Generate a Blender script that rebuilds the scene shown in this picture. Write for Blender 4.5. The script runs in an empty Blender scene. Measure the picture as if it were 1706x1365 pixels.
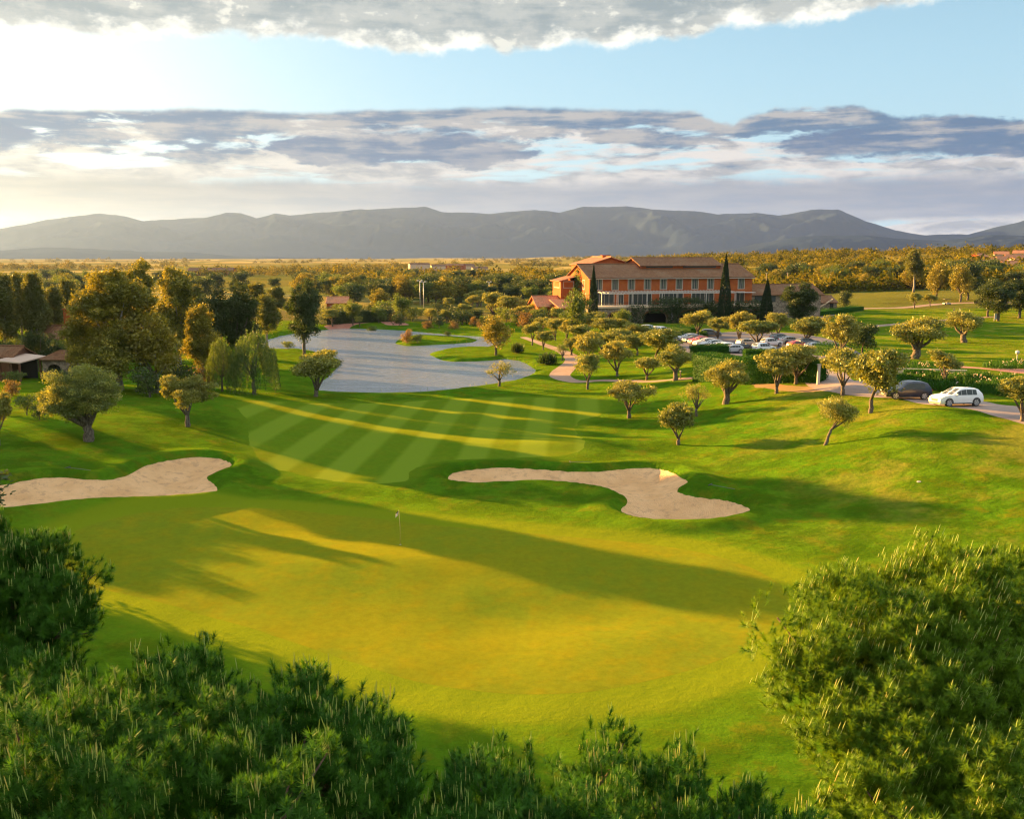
import bpy, bmesh, math, random
import numpy as np
from mathutils import Vector, Matrix
R = math.radians
SC = bpy.context.scene
COL = SC.collection
random.seed(7)
rng = np.random.default_rng(11)

# ---------------------------------------------------------------- camera
CAMZ, PITCH, F = 17.5, R(9.1), 1592.0
cam = bpy.data.cameras.new('camera'); camo = bpy.data.objects.new('camera', cam); COL.objects.link(camo)
camo.location = (0, 0, CAMZ); camo.rotation_euler = (R(90) - PITCH, 0, 0)
cam.sensor_width = 36; cam.sensor_fit = 'HORIZONTAL'; cam.lens = 36 * F / 1706
cam.clip_start = 0.5; cam.clip_end = 60000
SC.camera = camo

# ---------------------------------------------------------------- light and exposure
SC.view_settings.view_transform = 'Standard'; SC.view_settings.look = 'None'
SC.view_settings.gamma = 1; SC.view_settings.use_curve_mapping = False
SC.view_settings.exposure = 2.85
SUN_AZ, SUN_EL = R(-55.2), R(9.2)          # clockwise from +Y
sd = Vector((math.sin(SUN_AZ) * math.cos(SUN_EL), math.cos(SUN_AZ) * math.cos(SUN_EL), math.sin(SUN_EL)))
sun = bpy.data.lights.new('sun', 'SUN'); suno = bpy.data.objects.new('sun', sun); COL.objects.link(suno)
sun.energy = 5.0; sun.angle = R(0.6); sun.color = (1.0, 0.55, 0.15)
suno.rotation_euler = sd.to_track_quat('Z', 'Y').to_euler()

def N(nt, t, **kw):
    n = nt.nodes.new(t)
    for k, v in kw.items():
        if k == 'ins':
            for a, b in v.items():
                s = n.inputs[a]
                if isinstance(b, bpy.types.NodeSocket): nt.links.new(b, s)
                else: s.default_value = b
        else: setattr(n, k, v)
    return n
def M_(nt, op, a, b=None, c=None, clamp=False):
    n = nt.nodes.new('ShaderNodeMath'); n.operation = op; n.use_clamp = clamp
    for i, v in enumerate((a, b, c)):
        if v is None: continue
        if isinstance(v, bpy.types.NodeSocket): nt.links.new(v, n.inputs[i])
        else: n.inputs[i].default_value = v
    return n.outputs[0]
def SM(nt, v, lo, hi, a=0.0, b=1.0):
    n = nt.nodes.new('ShaderNodeMapRange'); n.interpolation_type = 'SMOOTHSTEP'
    for k, x in (('Value', v), ('From Min', lo), ('From Max', hi), ('To Min', a), ('To Max', b)):
        if isinstance(x, bpy.types.NodeSocket): nt.links.new(x, n.inputs[k])
        else: n.inputs[k].default_value = x
    return n.outputs[0]
def RAMP(nt, v, stops):
    n = nt.nodes.new('ShaderNodeValToRGB'); cr = n.color_ramp
    cr.elements[0].position = stops[0][0]; cr.elements[-1].position = stops[-1][0]
    for p, c in stops[1:-1]: cr.elements.new(p)
    for e, (p, c) in zip(cr.elements, stops):
        c = (c, c, c) if isinstance(c, (int, float)) else c
        e.color = (*c, 1)
    nt.links.new(v, n.inputs[0]); return n.outputs[0]
def MIX(nt, f, a, b, bt='MIX'):
    n = nt.nodes.new('ShaderNodeMix'); n.data_type = 'RGBA'; n.blend_type = bt; n.clamp_factor = True
    for s, v in ((n.inputs[0], f), (n.inputs[6], a), (n.inputs[7], b)):
        if isinstance(v, bpy.types.NodeSocket): nt.links.new(v, s)
        elif isinstance(v, (int, float)): s.default_value = v
        else: s.default_value = (*v, 1)
    return n.outputs[2]
def NOISE(nt, vec, scale, detail=4, rough=0.55, dim='3D', dist=0.0):
    n = N(nt, 'ShaderNodeTexNoise', noise_dimensions=dim)
    n.inputs['Scale'].default_value = scale; n.inputs['Detail'].default_value = detail
    n.inputs['Roughness'].default_value = rough; n.inputs['Distortion'].default_value = dist
    nt.links.new(vec, n.inputs['Vector']); return n.outputs[0]
def XYZ(nt, x, y, z=0.0):
    n = nt.nodes.new('ShaderNodeCombineXYZ')
    for i, v in enumerate((x, y, z)):
        if isinstance(v, bpy.types.NodeSocket): nt.links.new(v, n.inputs[i])
        else: n.inputs[i].default_value = v
    return n.outputs[0]

# ---------------------------------------------------------------- sky: Nishita plus cloud decks by direction
world = bpy.data.worlds.new('World'); SC.world = world; world.use_nodes = True
nt = world.node_tree; nt.nodes.clear()
sky = N(nt, 'ShaderNodeTexSky', sky_type='NISHITA'); sky.sun_disc = False
sky.sun_elevation = SUN_EL; sky.sun_rotation = SUN_AZ
sky.air_density = 1.0; sky.dust_density = 1.6; sky.ozone_density = 1.6; sky.altitude = 50
tc = N(nt, 'ShaderNodeTexCoord'); sp = N(nt, 'ShaderNodeSeparateXYZ', ins={0: tc.outputs['Generated']})
X, Y, Z = sp.outputs
el = M_(nt, 'MULTIPLY', M_(nt, 'ARCSINE', Z), 57.29578)             # degrees
az = M_(nt, 'MULTIPLY', M_(nt, 'ARCTAN2', X, Y), 57.29578)          # degrees clockwise from +Y
U = XYZ(nt, M_(nt, 'MULTIPLY', az, 0.16), M_(nt, 'MULTIPLY', el, 0.62), 3.0)
U2 = XYZ(nt, M_(nt, 'MULTIPLY', az, 0.16), M_(nt, 'MULTIPLY', el, 1.5), 9.0)
def LIN(nt, v, lo, hi):
    return M_(nt, 'MULTIPLY_ADD', v, 1 / (hi - lo), -lo / (hi - lo), clamp=True)
n1 = NOISE(nt, U, 1.9, 9, 0.6, dist=0.3)
n2 = NOISE(nt, U2, 1.15, 8, 0.6, dist=0.25)
n3 = NOISE(nt, U, 0.45, 3, 0.5)
A1 = XYZ(nt, az, M_(nt, 'MULTIPLY', el, 1.1), 1.0)
wob = M_(nt, 'MULTIPLY', M_(nt, 'SUBTRACT', NOISE(nt, A1, 0.20, 9, 0.66), 0.5), 2.6)
puf = NOISE(nt, XYZ(nt, M_(nt, 'MULTIPLY', az, 0.6), el, 5.0), 0.55, 9, 0.62)
taz = LIN(nt, az, -30, 30)
# deck 1: big grey deck at the top, white ragged lower edge, climbing out of the picture to the right
edge = M_(nt, 'MULTIPLY', RAMP(nt, taz, [(0, 0.43), (0.235, 0.472), (0.35, 0.462), (0.457, 0.456), (0.588, 0.465), (0.705, 0.492), (0.795, 0.485), (0.908, 0.53), (1, 0.62)]), 25.0)
d1 = M_(nt, 'SUBTRACT', M_(nt, 'ADD', el, M_(nt, 'MULTIPLY', wob, 1.1)), edge)
a1 = SM(nt, d1, -0.1, 0.45)
th1 = M_(nt, 'ADD', M_(nt, 'MULTIPLY', d1, 0.55), M_(nt, 'MULTIPLY', puf, 3.2))
c1 = MIX(nt, SM(nt, th1, 1.45, 2.25), (6.4, 6.1, 5.3), MIX(nt, SM(nt, M_(nt, 'ADD', M_(nt, 'MULTIPLY', n2, 0.3), M_(nt, 'MULTIPLY', puf, 0.7)), 0.42, 0.58), (1.75, 2.0, 2.05), (2.9, 2.95, 2.75)))
c1 = MIX(nt, SM(nt, puf, 0.60, 0.66, 0.0, 0.75), c1, (5.2, 5.0, 4.3))
a1 = M_(nt, 'MULTIPLY', a1, SM(nt, M_(nt, 'ADD', el, M_(nt, 'MULTIPLY', wob, 3.0)), 17, 24, 1.0, 0.12))
# deck 2: blue-grey bank with a crisp nearly level top, broken underneath
top2 = M_(nt, 'MULTIPLY', RAMP(nt, taz, [(0, 0.345), (0.055, 0.38), (0.235, 0.405), (0.5, 0.428), (0.677, 0.41), (0.71, 0.365), (0.745, 0.40), (0.817, 0.41), (0.868, 0.372), (0.97, 0.35), (1, 0.36)]), 20.0)
rag = M_(nt, 'MULTIPLY', wob, M_(nt, 'ADD', 0.34, SM(nt, az, 6, 14, 0.0, 0.40)))
d2 = M_(nt, 'SUBTRACT', top2, M_(nt, 'ADD', el, rag))
fade2 = SM(nt, M_(nt, 'ADD', d2, M_(nt, 'MULTIPLY', M_(nt, 'SUBTRACT', n1, 0.5), 8.5)), 1.2, 2.3, 1.0, 0.0)
dens2 = M_(nt, 'MULTIPLY', SM(nt, d2, -0.05, 0.28), M_(nt, 'MULTIPLY', fade2, 0.96))
# thinner blue bank lower down, left of the middle
b2 = M_(nt, 'SUBTRACT', 1.0, M_(nt, 'ABSOLUTE', M_(nt, 'DIVIDE', M_(nt, 'SUBTRACT', M_(nt, 'ADD', el, M_(nt, 'MULTIPLY', wob, 0.55)), 6.05), 0.75)))
m2 = M_(nt, 'MAXIMUM', M_(nt, 'MULTIPLY', SM(nt, az, -16, -11), SM(nt, az, 3, -2)), M_(nt, 'MAXIMUM', SM(nt, az, -24, -28), SM(nt, az, 13, 19)))
b2 = SM(nt, M_(nt, 'ADD', b2, M_(nt, 'ADD', M_(nt, 'MULTIPLY', M_(nt, 'SUBTRACT', n1, 0.5), 3.5), M_(nt, 'MULTIPLY', M_(nt, 'SUBTRACT', m2, 0.75), 1.6))), 0.1, 0.6)
# deck 3: pale pink-cream streaks
s3 = SM(nt, M_(nt, 'ADD', n2, M_(nt, 'MULTIPLY', SM(nt, el, 3.4, 7.5), -0.10)), 0.37, 0.50)
s3 = M_(nt, 'MULTIPLY', s3, SM(nt, d2, 0.0, 0.6))
# deck 4: smooth grey shelf close above the ridges
s4 = M_(nt, 'MULTIPLY', SM(nt, M_(nt, 'ADD', el, M_(nt, 'MULTIPLY', wob, 0.5)), 4.7, 3.8), SM(nt, M_(nt, 'ADD', M_(nt, 'ADD', el, M_(nt, 'MULTIPLY', wob, 0.25)), M_(nt, 'MULTIPLY', M_(nt, 'ABSOLUTE', M_(nt, 'SUBTRACT', az, 2.0)), -0.022)), 1.35, 1.75))
left = SM(nt, az, -34, 4, 1.0, 0.0)
skyc = MIX(nt, SM(nt, el, 20, -2, 0.0, 0.62), sky.outputs[0], (4.2, 4.3, 4.1))
skyc = MIX(nt, SM(nt, el, 26, 9, 0.0, 0.50), skyc, (2.2, 4.3, 5.6))
glow = M_(nt, 'MULTIPLY', SM(nt, az, -52, -3, 1.0, 0.0), M_(nt, 'MULTIPLY', SM(nt, el, 30, 9, 0.0, 1.0), SM(nt, el, 3, 9, 0.6, 1.0)))
skyc = MIX(nt, glow, skyc, (6.4, 6.4, 5.7))
skyc = MIX(nt, M_(nt, 'MULTIPLY', SM(nt, el, 2.2, 0.8), SM(nt, az, -6, -26, 0.0, 0.9)), skyc, (7.5, 5.8, 2.9))
col = MIX(nt, M_(nt, 'MULTIPLY', s3, 0.93), skyc, MIX(nt, left, MIX(nt, SM(nt, n1, 0.36, 0.60), (2.0, 2.0, 2.2), (4.2, 3.85, 3.6)), MIX(nt, SM(nt, n1, 0.36, 0.60), (2.0, 1.95, 1.9), (4.0, 3.7, 3.1))))
colb = MIX(nt, SM(nt, M_(nt, 'ADD', M_(nt, 'MULTIPLY', n2, 0.6), M_(nt, 'MULTIPLY', puf, 0.4)), 0.44, 0.58), (0.60, 1.05, 1.75), (2.5, 2.45, 2.45))
col = MIX(nt, b2, col, MIX(nt, 0.45, colb, (0.75, 1.1, 1.8)))
col = MIX(nt, M_(nt, 'MULTIPLY', s4, 0.95), col, MIX(nt, SM(nt, n2, 0.35, 0.65), MIX(nt, left, (1.45, 1.65, 2.15), (1.9, 1.85, 1.65)), MIX(nt, left, (2.0, 2.1, 2.4), (2.6, 2.4, 2.0))))
col = MIX(nt, dens2, col, colb)
col = MIX(nt, M_(nt, 'MULTIPLY', a1, 0.92), col, c1)
up = M_(nt, 'MULTIPLY', SM(nt, M_(nt, 'ADD', el, M_(nt, 'MULTIPLY', wob, 3.0)), 17, 27), SM(nt, n3, 0.2, 0.5, 0.75, 1.0))  # unseen bright overhead sky, added to lift the ambient in the shade
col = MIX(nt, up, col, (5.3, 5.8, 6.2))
col = MIX(nt, 1.0, col, (0.56, 0.56, 0.56), 'MULTIPLY')
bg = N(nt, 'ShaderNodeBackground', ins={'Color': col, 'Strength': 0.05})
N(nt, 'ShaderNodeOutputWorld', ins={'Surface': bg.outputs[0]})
try: world.cycles.sampling_method = 'MANUAL'; world.cycles.sample_map_resolution = 1024
except Exception: pass
SC.cycles.volume_bounces = 1
SC.cycles.max_bounces = 7; SC.cycles.transparent_max_bounces = 8
SC.cycles.use_denoising = True; SC.cycles.denoiser = 'OPENIMAGEDENOISE'; SC.cycles.denoising_input_passes = 'RGB_ALBEDO_NORMAL'; SC.cycles.denoising_prefilter = 'ACCURATE'
SC.cycles.pixel_filter_type = 'BLACKMAN_HARRIS'; SC.cycles.filter_width = 1.25

# ---------------------------------------------------------------- helpers
def link(o, parent=None):
    COL.objects.link(o)
    if parent is not None: o.parent = parent
    return o
def tag(o, label=None, cat=None, group=None, kind=None):
    if label: o['label'] = label
    if cat: o['category'] = cat
    if group: o['group'] = group
    if kind: o['kind'] = kind
    return o
def empty(name, loc=(0, 0, 0), rz=0.0, label=None, cat=None, group=None):
    o = bpy.data.objects.new(name, None); o.empty_display_size = 0.3
    o.location = loc; o.rotation_euler = (0, 0, rz); link(o)
    return tag(o, label, cat, group)
def mesh(name, V, Fc, mat, parent=None, smooth=False, attrs=None, mats=None, midx=None):
    """V (n,3); Fc (m,3|4) array or list of lists"""
    me = bpy.data.meshes.new(name)
    V = np.asarray(V, dtype=np.float32)
    if isinstance(Fc, np.ndarray):
        m, k = Fc.shape
        me.vertices.add(len(V)); me.vertices.foreach_set('co', V.ravel())
        me.loops.add(m * k); me.loops.foreach_set('vertex_index', Fc.astype(np.int32).ravel())
        me.polygons.add(m); me.polygons.foreach_set('loop_start', np.arange(0, m * k, k, dtype=np.int32))
        try: me.polygons.foreach_set('loop_total', np.full(m, k, dtype=np.int32))
        except Exception: pass
    else:
        me.from_pydata([tuple(map(float, v)) for v in V], [], Fc)
    for mm in (mats or [mat]): me.materials.append(mm)
    if midx is not None: me.polygons.foreach_set('material_index', np.asarray(midx, dtype=np.int32))
    for an, (dom, arr) in (attrs or {}).items():
        a = me.attributes.new(an, 'FLOAT', dom); a.data.foreach_set('value', np.asarray(arr, dtype=np.float32))
    me.update(calc_edges=True)
    if smooth: me.polygons.foreach_set('use_smooth', np.ones(len(me.polygons), dtype=bool))
    o = bpy.data.objects.new(name, me); link(o, parent); return o
class MB:
    """collects solids, builds ONE mesh"""
    def __init__(s): s.v = []; s.f = []
    def add(s, V, Fs):
        b = len(s.v); s.v += [tuple(v) for v in V]; s.f += [[i + b for i in f] for f in Fs]; return s
    def box(s, x0, x1, y0, y1, z0, z1, bev=0.0):
        return s.add([(x0,y0,z0),(x1,y0,z0),(x1,y1,z0),(x0,y1,z0),(x0,y0,z1),(x1,y0,z1),(x1,y1,z1),(x0,y1,z1)],
                     [[0,3,2,1],[4,5,6,7],[0,1,5,4],[1,2,6,5],[2,3,7,6],[3,0,4,7]])
    def tube(s, pts, rad, n=8, cap=True):
        pts = [Vector(p) for p in pts]; rad = [rad] * len(pts) if isinstance(rad, (int, float)) else rad
        V = []; Fs = []
        for i, p in enumerate(pts):
            t = (pts[min(i + 1, len(pts) - 1)] - pts[max(i - 1, 0)]).normalized()
            a = t.orthogonal().normalized() if i == 0 else (pa - t * pa.dot(t)).normalized()
            pa = a; b = t.cross(a)
            for k in range(n):
                th = 2 * math.pi * k / n
                V.append(p + (a * math.cos(th) + b * math.sin(th)) * rad[i])
        for i in range(len(pts) - 1):
            for k in range(n):
                k2 = (k + 1) % n
                Fs.append([i*n + k, i*n + k2, (i+1)*n + k2, (i+1)*n + k])
        if cap: Fs += [list(range(n))[::-1], [(len(pts)-1)*n + k for k in range(n)]]
        return s.add(V, Fs)
    def prism(s, poly, a, b, axis='y'):
        """poly of 2-D points extruded along axis from a to b"""
        def P(u, v, w): return (u, w, v) if axis == 'y' else ((w, u, v) if axis == 'x' else (u, v, w))
        n = len(poly)
        V = [P(u, v, a) for u, v in poly] + [P(u, v, b) for u, v in poly]
        return s.add(V, [list(range(n)), [n + k for k in range(n)][::-1]] + [[k, n + k, n + (k+1) % n, (k+1) % n] for k in range(n)])
    def build(s, name, mat, parent=None, smooth=False, bevel=0.0):
        o = mesh(name, s.v, s.f, mat, parent, smooth)
        bm = bmesh.new(); bm.from_mesh(o.data); bmesh.ops.recalc_face_normals(bm, faces=bm.faces)
        if bevel: bmesh.ops.bevel(bm, geom=bm.edges[:], offset=bevel, segments=2, affect='EDGES', clamp_overlap=True)
        bm.to_mesh(o.data); bm.free()
        if smooth:
            o.data.polygons.foreach_set('use_smooth', np.ones(len(o.data.polygons), dtype=bool))
        return o
def copy_tree(o, parent=None):
    c = o.copy(); COL.objects.link(c)
    c.parent = parent
    for ch in list(o.children): copy_tree(ch, c)
    return c

def vnoise(x, y, seed=0):
    x = np.asarray(x, dtype=np.float64); y = np.asarray(y, dtype=np.float64)
    xi = np.floor(x).astype(np.int64); yi = np.floor(y).astype(np.int64); fx = x - xi; fy = y - yi
    def hsh(a, b):
        h = (a * 374761393 + b * 668265263 + seed * 974634777) & 0xffffffff
        h = ((h ^ (h >> 13)) * 1274126177) & 0xffffffff
        return ((h ^ (h >> 16)) & 0xffff) / 65535.0
    fx = fx * fx * fx * (fx * (fx * 6 - 15) + 10); fy = fy * fy * fy * (fy * (fy * 6 - 15) + 10)
    return (hsh(xi, yi) * (1-fx) + hsh(xi+1, yi) * fx) * (1-fy) + (hsh(xi, yi+1) * (1-fx) + hsh(xi+1, yi+1) * fx) * fy
def fbm(x, y, o=4, seed=0, g=0.5):
    s = 0; a = 1; t = 0
    for k in range(o): s = s + a * (vnoise(x, y, seed + k) - 0.5); t += a; a *= g; x = x * 2.03 + 11.3; y = y * 2.03 + 5.7
    return s / t * 2
def ss(v, a, b):
    t = np.clip((v - a) / (b - a), 0, 1); return t * t * (3 - 2 * t)

# ---------------------------------------------------------------- terrain height
def h0(x, y):
    x = np.asarray(x, dtype=np.float64); y = np.asarray(y, dtype=np.float64)
    right = 4.3 * ss(x + 0.10 * (y - 60), 14, 40) * ss(y, 36, 74) * (1 - 0.8 * ss(y, 96, 175))
    left = 2.7 * ss(-x, 12, 46) * ss(y, 42, 70) * (1 - 0.85 * ss(y, 98, 135))
    amp = 0.05 + 0.38 * ss(x, 10, 26) * ss(y, 45, 62) * (1 - ss(y, 130, 160))
    z = right + left + amp * fbm(x / 13.0, y / 9.0, 3, 5) + 0.06 * fbm(x / 5, y / 5, 2, 9)
    z = z + (0.10 * fbm(x / 7.0, y / 6.0, 2, 55) - 0.38 * np.exp(-(((x - 1) / 10) ** 2 + ((y - 45.5) / 4.2) ** 2)) + 0.22 * np.exp(-(((x + 6) / 9) ** 2 + ((y - 53) / 3.5) ** 2))) * ss(y, 30, 36) * (1 - ss(y, 60, 66))
    z = z + 0.55 * np.exp(-(((x - 14) / 5) ** 2 + ((y - 70) / 3.5) ** 2)) + 0.5 * np.exp(-(((x - 9) / 10) ** 2 + ((y - 88) / 3) ** 2))
    z = z + 14 * ss(x, 60, 420) * ss(y, 330, 900) * (1 - 0.55 * ss(y, 1300, 3000)) + 5 * ss(x, 90, 200) * ss(y, 240, 420)
    z = z + 4 * fbm(x / 400, y / 400, 3, 3) * ss(y, 500, 1500)
    z = z - 1.2 * ss(-y, -32, 0)
    return z
def at(px, py, z=None):
    """ground point seen at a photograph pixel"""
    dx = (px - 853) / F; dy = (py - 682.5) / F
    d = np.array([dx, math.cos(PITCH) - dy * math.sin(PITCH), -math.sin(PITCH) - dy * math.cos(PITCH)])
    if z is not None:
        t = (z - CAMZ) / d[2]; return Vector((d[0]*t, d[1]*t, z))
    t = 5.0; step = 0.4
    ts = np.concatenate([np.arange(8, 400, 0.4), np.arange(400, 4000, 6)])
    P = np.outer(ts, d); zz = CAMZ + P[:, 2] - h0(P[:, 0], P[:, 1])
    k = np.argmax(zz < 0) if (zz < 0).any() else len(ts) - 1
    a, b = zz[k-1], zz[k]; t = ts[k-1] + (ts[k] - ts[k-1]) * (a / (a - b) if a != b else 0)
    return Vector((d[0]*t, d[1]*t, CAMZ + d[2]*t))
def wid(px, p): return px / F * (p.y * math.cos(PITCH) + (CAMZ - p.z) * math.sin(PITCH))   # pixels -> metres at point p
def spline(pts, n=6, closed=True):
    P = [np.array(p[:2], dtype=float) for p in pts]; out = []; L = len(P)
    for i in range(L if closed else L - 1):
        g = (lambda k: P[k % L]) if closed else (lambda k: P[min(max(k, 0), L - 1)])
        p0, p1, p2, p3 = g(i-1), g(i), g(i+1), g(i+2)
        for j in range(n):
            t = j / n
            out.append(0.5*((2*p1) + (-p0+p2)*t + (2*p0-5*p1+4*p2-p3)*t*t + (-p0+3*p1-3*p2+p3)*t**3))
    if not closed: out.append(P[-1])
    return np.array(out)
def ppoly(pix, n=5): return spline([at(*p) for p in pix], n)
def sdf_poly(x, y, P, far=8.0):
    """signed distance, negative inside; clipped to far outside the bbox"""
    out = np.full(x.shape, far)
    x0, y0 = P.min(0) - far; x1, y1 = P.max(0) + far
    m = (x > x0) & (x < x1) & (y > y0) & (y < y1)
    if not m.any(): return out
    qx, qy = x[m], y[m]; d = np.full(qx.shape, 1e18); ins = np.zeros(qx.shape, bool)
    for i in range(len(P)):
        ax, ay = P[i]; bx, by = P[(i + 1) % len(P)]
        ex, ey = bx - ax, by - ay; wx, wy = qx - ax, qy - ay
        t = np.clip((wx*ex + wy*ey) / max(ex*ex + ey*ey, 1e-9), 0, 1)
        d = np.minimum(d, (wx - ex*t)**2 + (wy - ey*t)**2)
        c = ((ay > qy) != (by > qy)) & (qx < (bx - ax) * (qy - ay) / (by - ay + 1e-12) + ax); ins ^= c
    out[m] = np.sqrt(d) * np.where(ins, -1, 1); return out
def sdf_line(x, y, pts, w, far=8.0):
    P = spline(pts, 6, closed=False); out = np.full(x.shape, far)
    W = np.interp(np.linspace(0, 1, len(P)), np.linspace(0, 1, len(w)), w) if not isinstance(w, (int, float)) else np.full(len(P), w)
    x0, y0 = P.min(0) - far; x1, y1 = P.max(0) + far
    m = (x > x0) & (x < x1) & (y > y0) & (y < y1); qx, qy = x[m], y[m]; d = np.full(qx.shape, far)
    for i in range(len(P) - 1):
        ex, ey = P[i+1] - P[i]; wx, wy = qx - P[i][0], qy - P[i][1]
        t = np.clip((wx*ex + wy*ey) / max(ex*ex + ey*ey, 1e-9), 0, 1)
        d = np.minimum(d, np.sqrt((wx - ex*t)**2 + (wy - ey*t)**2) - (W[i] + (W[i+1]-W[i])*t) / 2)
    out[m] = d; return out

GREEN = ppoly([(135,973),(95,925),(120,888),(200,862),(330,846),(480,850),(640,866),(800,882),(950,895),(1100,910),(1230,938),(1310,985),(1300,1040),(1200,1100),(1050,1142),(887,1158),(700,1138),(550,1092),(400,1042),(250,1000)])
FAIRWAY = ppoly([(398,668),(520,672),(700,668),(850,662),(1000,664),(1015,684),(968,700),(958,715),(972,736),(965,750),(930,760),(800,764),(720,772),(685,788),(672,803),(600,806),(520,795),(440,774),(418,740),(410,700)])
BUNK_L = ppoly([(0,808),(60,797),(100,795),(175,799),(215,790),(245,775),(290,765),(345,761),(378,768),(384,777),(345,793),(356,806),(362,815),(350,822),(270,829),(150,832),(60,842),(0,848),(-60,852),(-110,838),(-70,815)], 4)
BUNK_R = ppoly([(747,794),(765,785),(830,779),(900,782),(960,786),(1000,785),(1040,781),(1085,780),(1120,787),(1146,801),(1132,811),(1130,820),(1160,828),(1205,833),(1235,841),(1250,850),(1225,860),(1180,868),(1120,870),(1070,866),(1040,855),(1035,847),(1045,838),(1040,826),(1010,815),(960,808),(900,804),(840,806),(790,808),(755,803)], 4)
def wpoly(pix, n=5): return spline([at(a, b, -0.45) for a, b in pix], n)
POND = wpoly([(470,560),(550,549),(600,548),(650,550),(690,553),(760,559),(835,564),(822,574),(795,584),(830,597),(865,603),(885,617),(870,628),(830,638),(760,648),(700,654),(600,656),(545,653),(535,645),(550,628),(570,607),(560,596),(530,587),(500,584),(465,584),(436,575)])
ISLE_A = wpoly([(655,572),(672,562),(700,560),(745,561),(795,565),(786,571),(730,575),(680,577)])
ISLE_B = wpoly([(712,591),(735,583),(780,579),(835,581),(850,592),(842,599),(790,603),(740,602)])
PATH_PTS = [at(*p) for p in [(872,562),(905,574),(938,586),(956,600),(938,618),(934,628),(960,636),(1010,634),(1080,636),(1145,631),(1170,628)]]
PATH_W = [1.6,1.8,2.2,3.0,3.4,3.0,2.2,1.6,1.4,1.4,1.4]
TRACK_PTS = [at(*p) for p in [(1240,638),(1300,646),(1350,648),(1400,646)]]
ROAD_PTS = [at(*p) for p in [(1355,604),(1372,622),(1400,640),(1460,652),(1540,664),(1620,676),(1706,690),(1800,712)]]
LOT = ppoly([(1060,545),(1110,546),(1150,556),(1230,553),(1330,556),(1400,572),(1440,595),(1410,610),(1350,606),(1240,598),(1160,593),(1112,580),(1075,562)])
PATIO_PTS = [at(*p) for p in [(1590,612),(1640,614),(1706,618),(1800,622)]]
RP1_PTS = [at(*p) for p in [(1345,540),(1380,524),(1425,515),(1500,513),(1580,506),(1706,504)]]
RP2_PTS = [at(*p) for p in [(1430,546),(1500,540),(1590,532),(1650,528)]]
BRICK_PTS = [at(*p) for p in [(560,542),(600,537),(640,534),(662,541)]]

def fields(x, y):
    g = {}
    g['green'] = sdf_poly(x, y, GREEN); g['fair'] = sdf_poly(x, y, FAIRWAY)
    g['bl'] = sdf_poly(x, y, BUNK_L); g['br'] = sdf_poly(x, y, BUNK_R)
    wobx = 0.35 * fbm(x / 2.1, y / 2.1, 2, 31)
    pd = sdf_poly(x, y, POND, 14.0); ia = sdf_poly(x, y, ISLE_A, 14.0); ib = sdf_poly(x, y, ISLE_B, 14.0)
    g['pond'] = np.maximum(np.maximum(pd, -ia), -ib) + wobx
    g['path'] = np.minimum(sdf_line(x, y, PATH_PTS, PATH_W), 8)
    g['track'] = sdf_line(x, y, TRACK_PTS, [0.8, 1.6, 2.4, 2.4]) + 0.5 * fbm(x / 1.5, y / 1.5, 3, 77)
    g['road'] = sdf_line(x, y, ROAD_PTS, [4.5, 5, 5.5, 6, 6, 6, 6, 6]); g['lot'] = sdf_poly(x, y, LOT)
    g['patio'] = sdf_line(x, y, PATIO_PTS, 6.0)
    g['fpath'] = np.minimum(sdf_line(x, y, RP1_PTS, 4.5), sdf_line(x, y, RP2_PTS, 3.5))
    g['brick'] = sdf_line(x, y, BRICK_PTS, 6.0)
    return g
def height(x, y, g=None):
    g = g or fields(x, y); z = h0(x, y)
    pd = g['pond']
    bank = ss(pd, 6.0, 0.0)
    z = z * (1 - bank * 0.9) + bank * 0.1 * 0 - 0.62 * ss(pd, 2.6, -0.6) - 1.4 * ss(pd, -0.4, -4.0)
    for k, dep, lip in (('bl', 0.5, 0.35), ('br', 0.55, 0.4)):
        b = g[k]; z = z - dep * ss(b, 0.15, -2.2) + lip * ss(b, 3.5, 0.9) * ss(b, 0.0, 0.8)
        z = z - 0.10 * ss(b, 0.25, -0.05)
    for k in ('road', 'lot', 'patio'):
        pass
    return z
def Hh(x, y): return float(height(np.array([x]), np.array([y]))[0])

def axis(segs):
    out = [segs[0][0]]
    for a, b, s0, s1 in segs:
        v = a; 
        while v < b - 1e-6:
            t = (v - a) / (b - a); v += s0 * (s1 / s0) ** t; out.append(min(v, b))
    return np.unique(np.round(out, 4))
ys = axis([(-60, 14, 3, 1), (14, 30, 1, 0.42), (30, 112, 0.42, 0.42), (112, 190, 0.42, 0.8), (190, 420, 0.8, 4), (420, 15500, 4, 420)])
xr = axis([(0, 56, 0.42, 0.42), (56, 110, 0.42, 1.5), (110, 500, 1.5, 14), (500, 14500, 14, 700)])
xl = axis([(0, 46, 0.42, 0.42), (46, 100, 0.42, 1.6), (100, 500, 1.6, 14), (500, 14500, 14, 700)])
xs = np.unique(np.concatenate([-xl, xr]))
GX, GY = np.meshgrid(xs, ys); nx, ny = len(xs), len(ys)
GF = fields(GX.ravel(), GY.ravel()); GZ = height(GX.ravel(), GY.ravel(), GF)
GV = np.stack([GX.ravel(), GY.ravel(), GZ], 1)
_gy, _gx = np.gradient(GZ.reshape(ny, nx), ys, xs); GN = np.stack([-_gx.ravel(), -_gy.ravel(), np.ones(nx * ny)], 1); GN /= np.linalg.norm(GN, axis=1, keepdims=True)
ii, jj = np.meshgrid(np.arange(nx - 1), np.arange(ny - 1)); q = (jj * nx + ii).ravel()
TRI = np.concatenate([np.stack([q, q + 1, q + nx + 1], 1), np.stack([q, q + nx + 1, q + nx], 1)])
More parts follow.
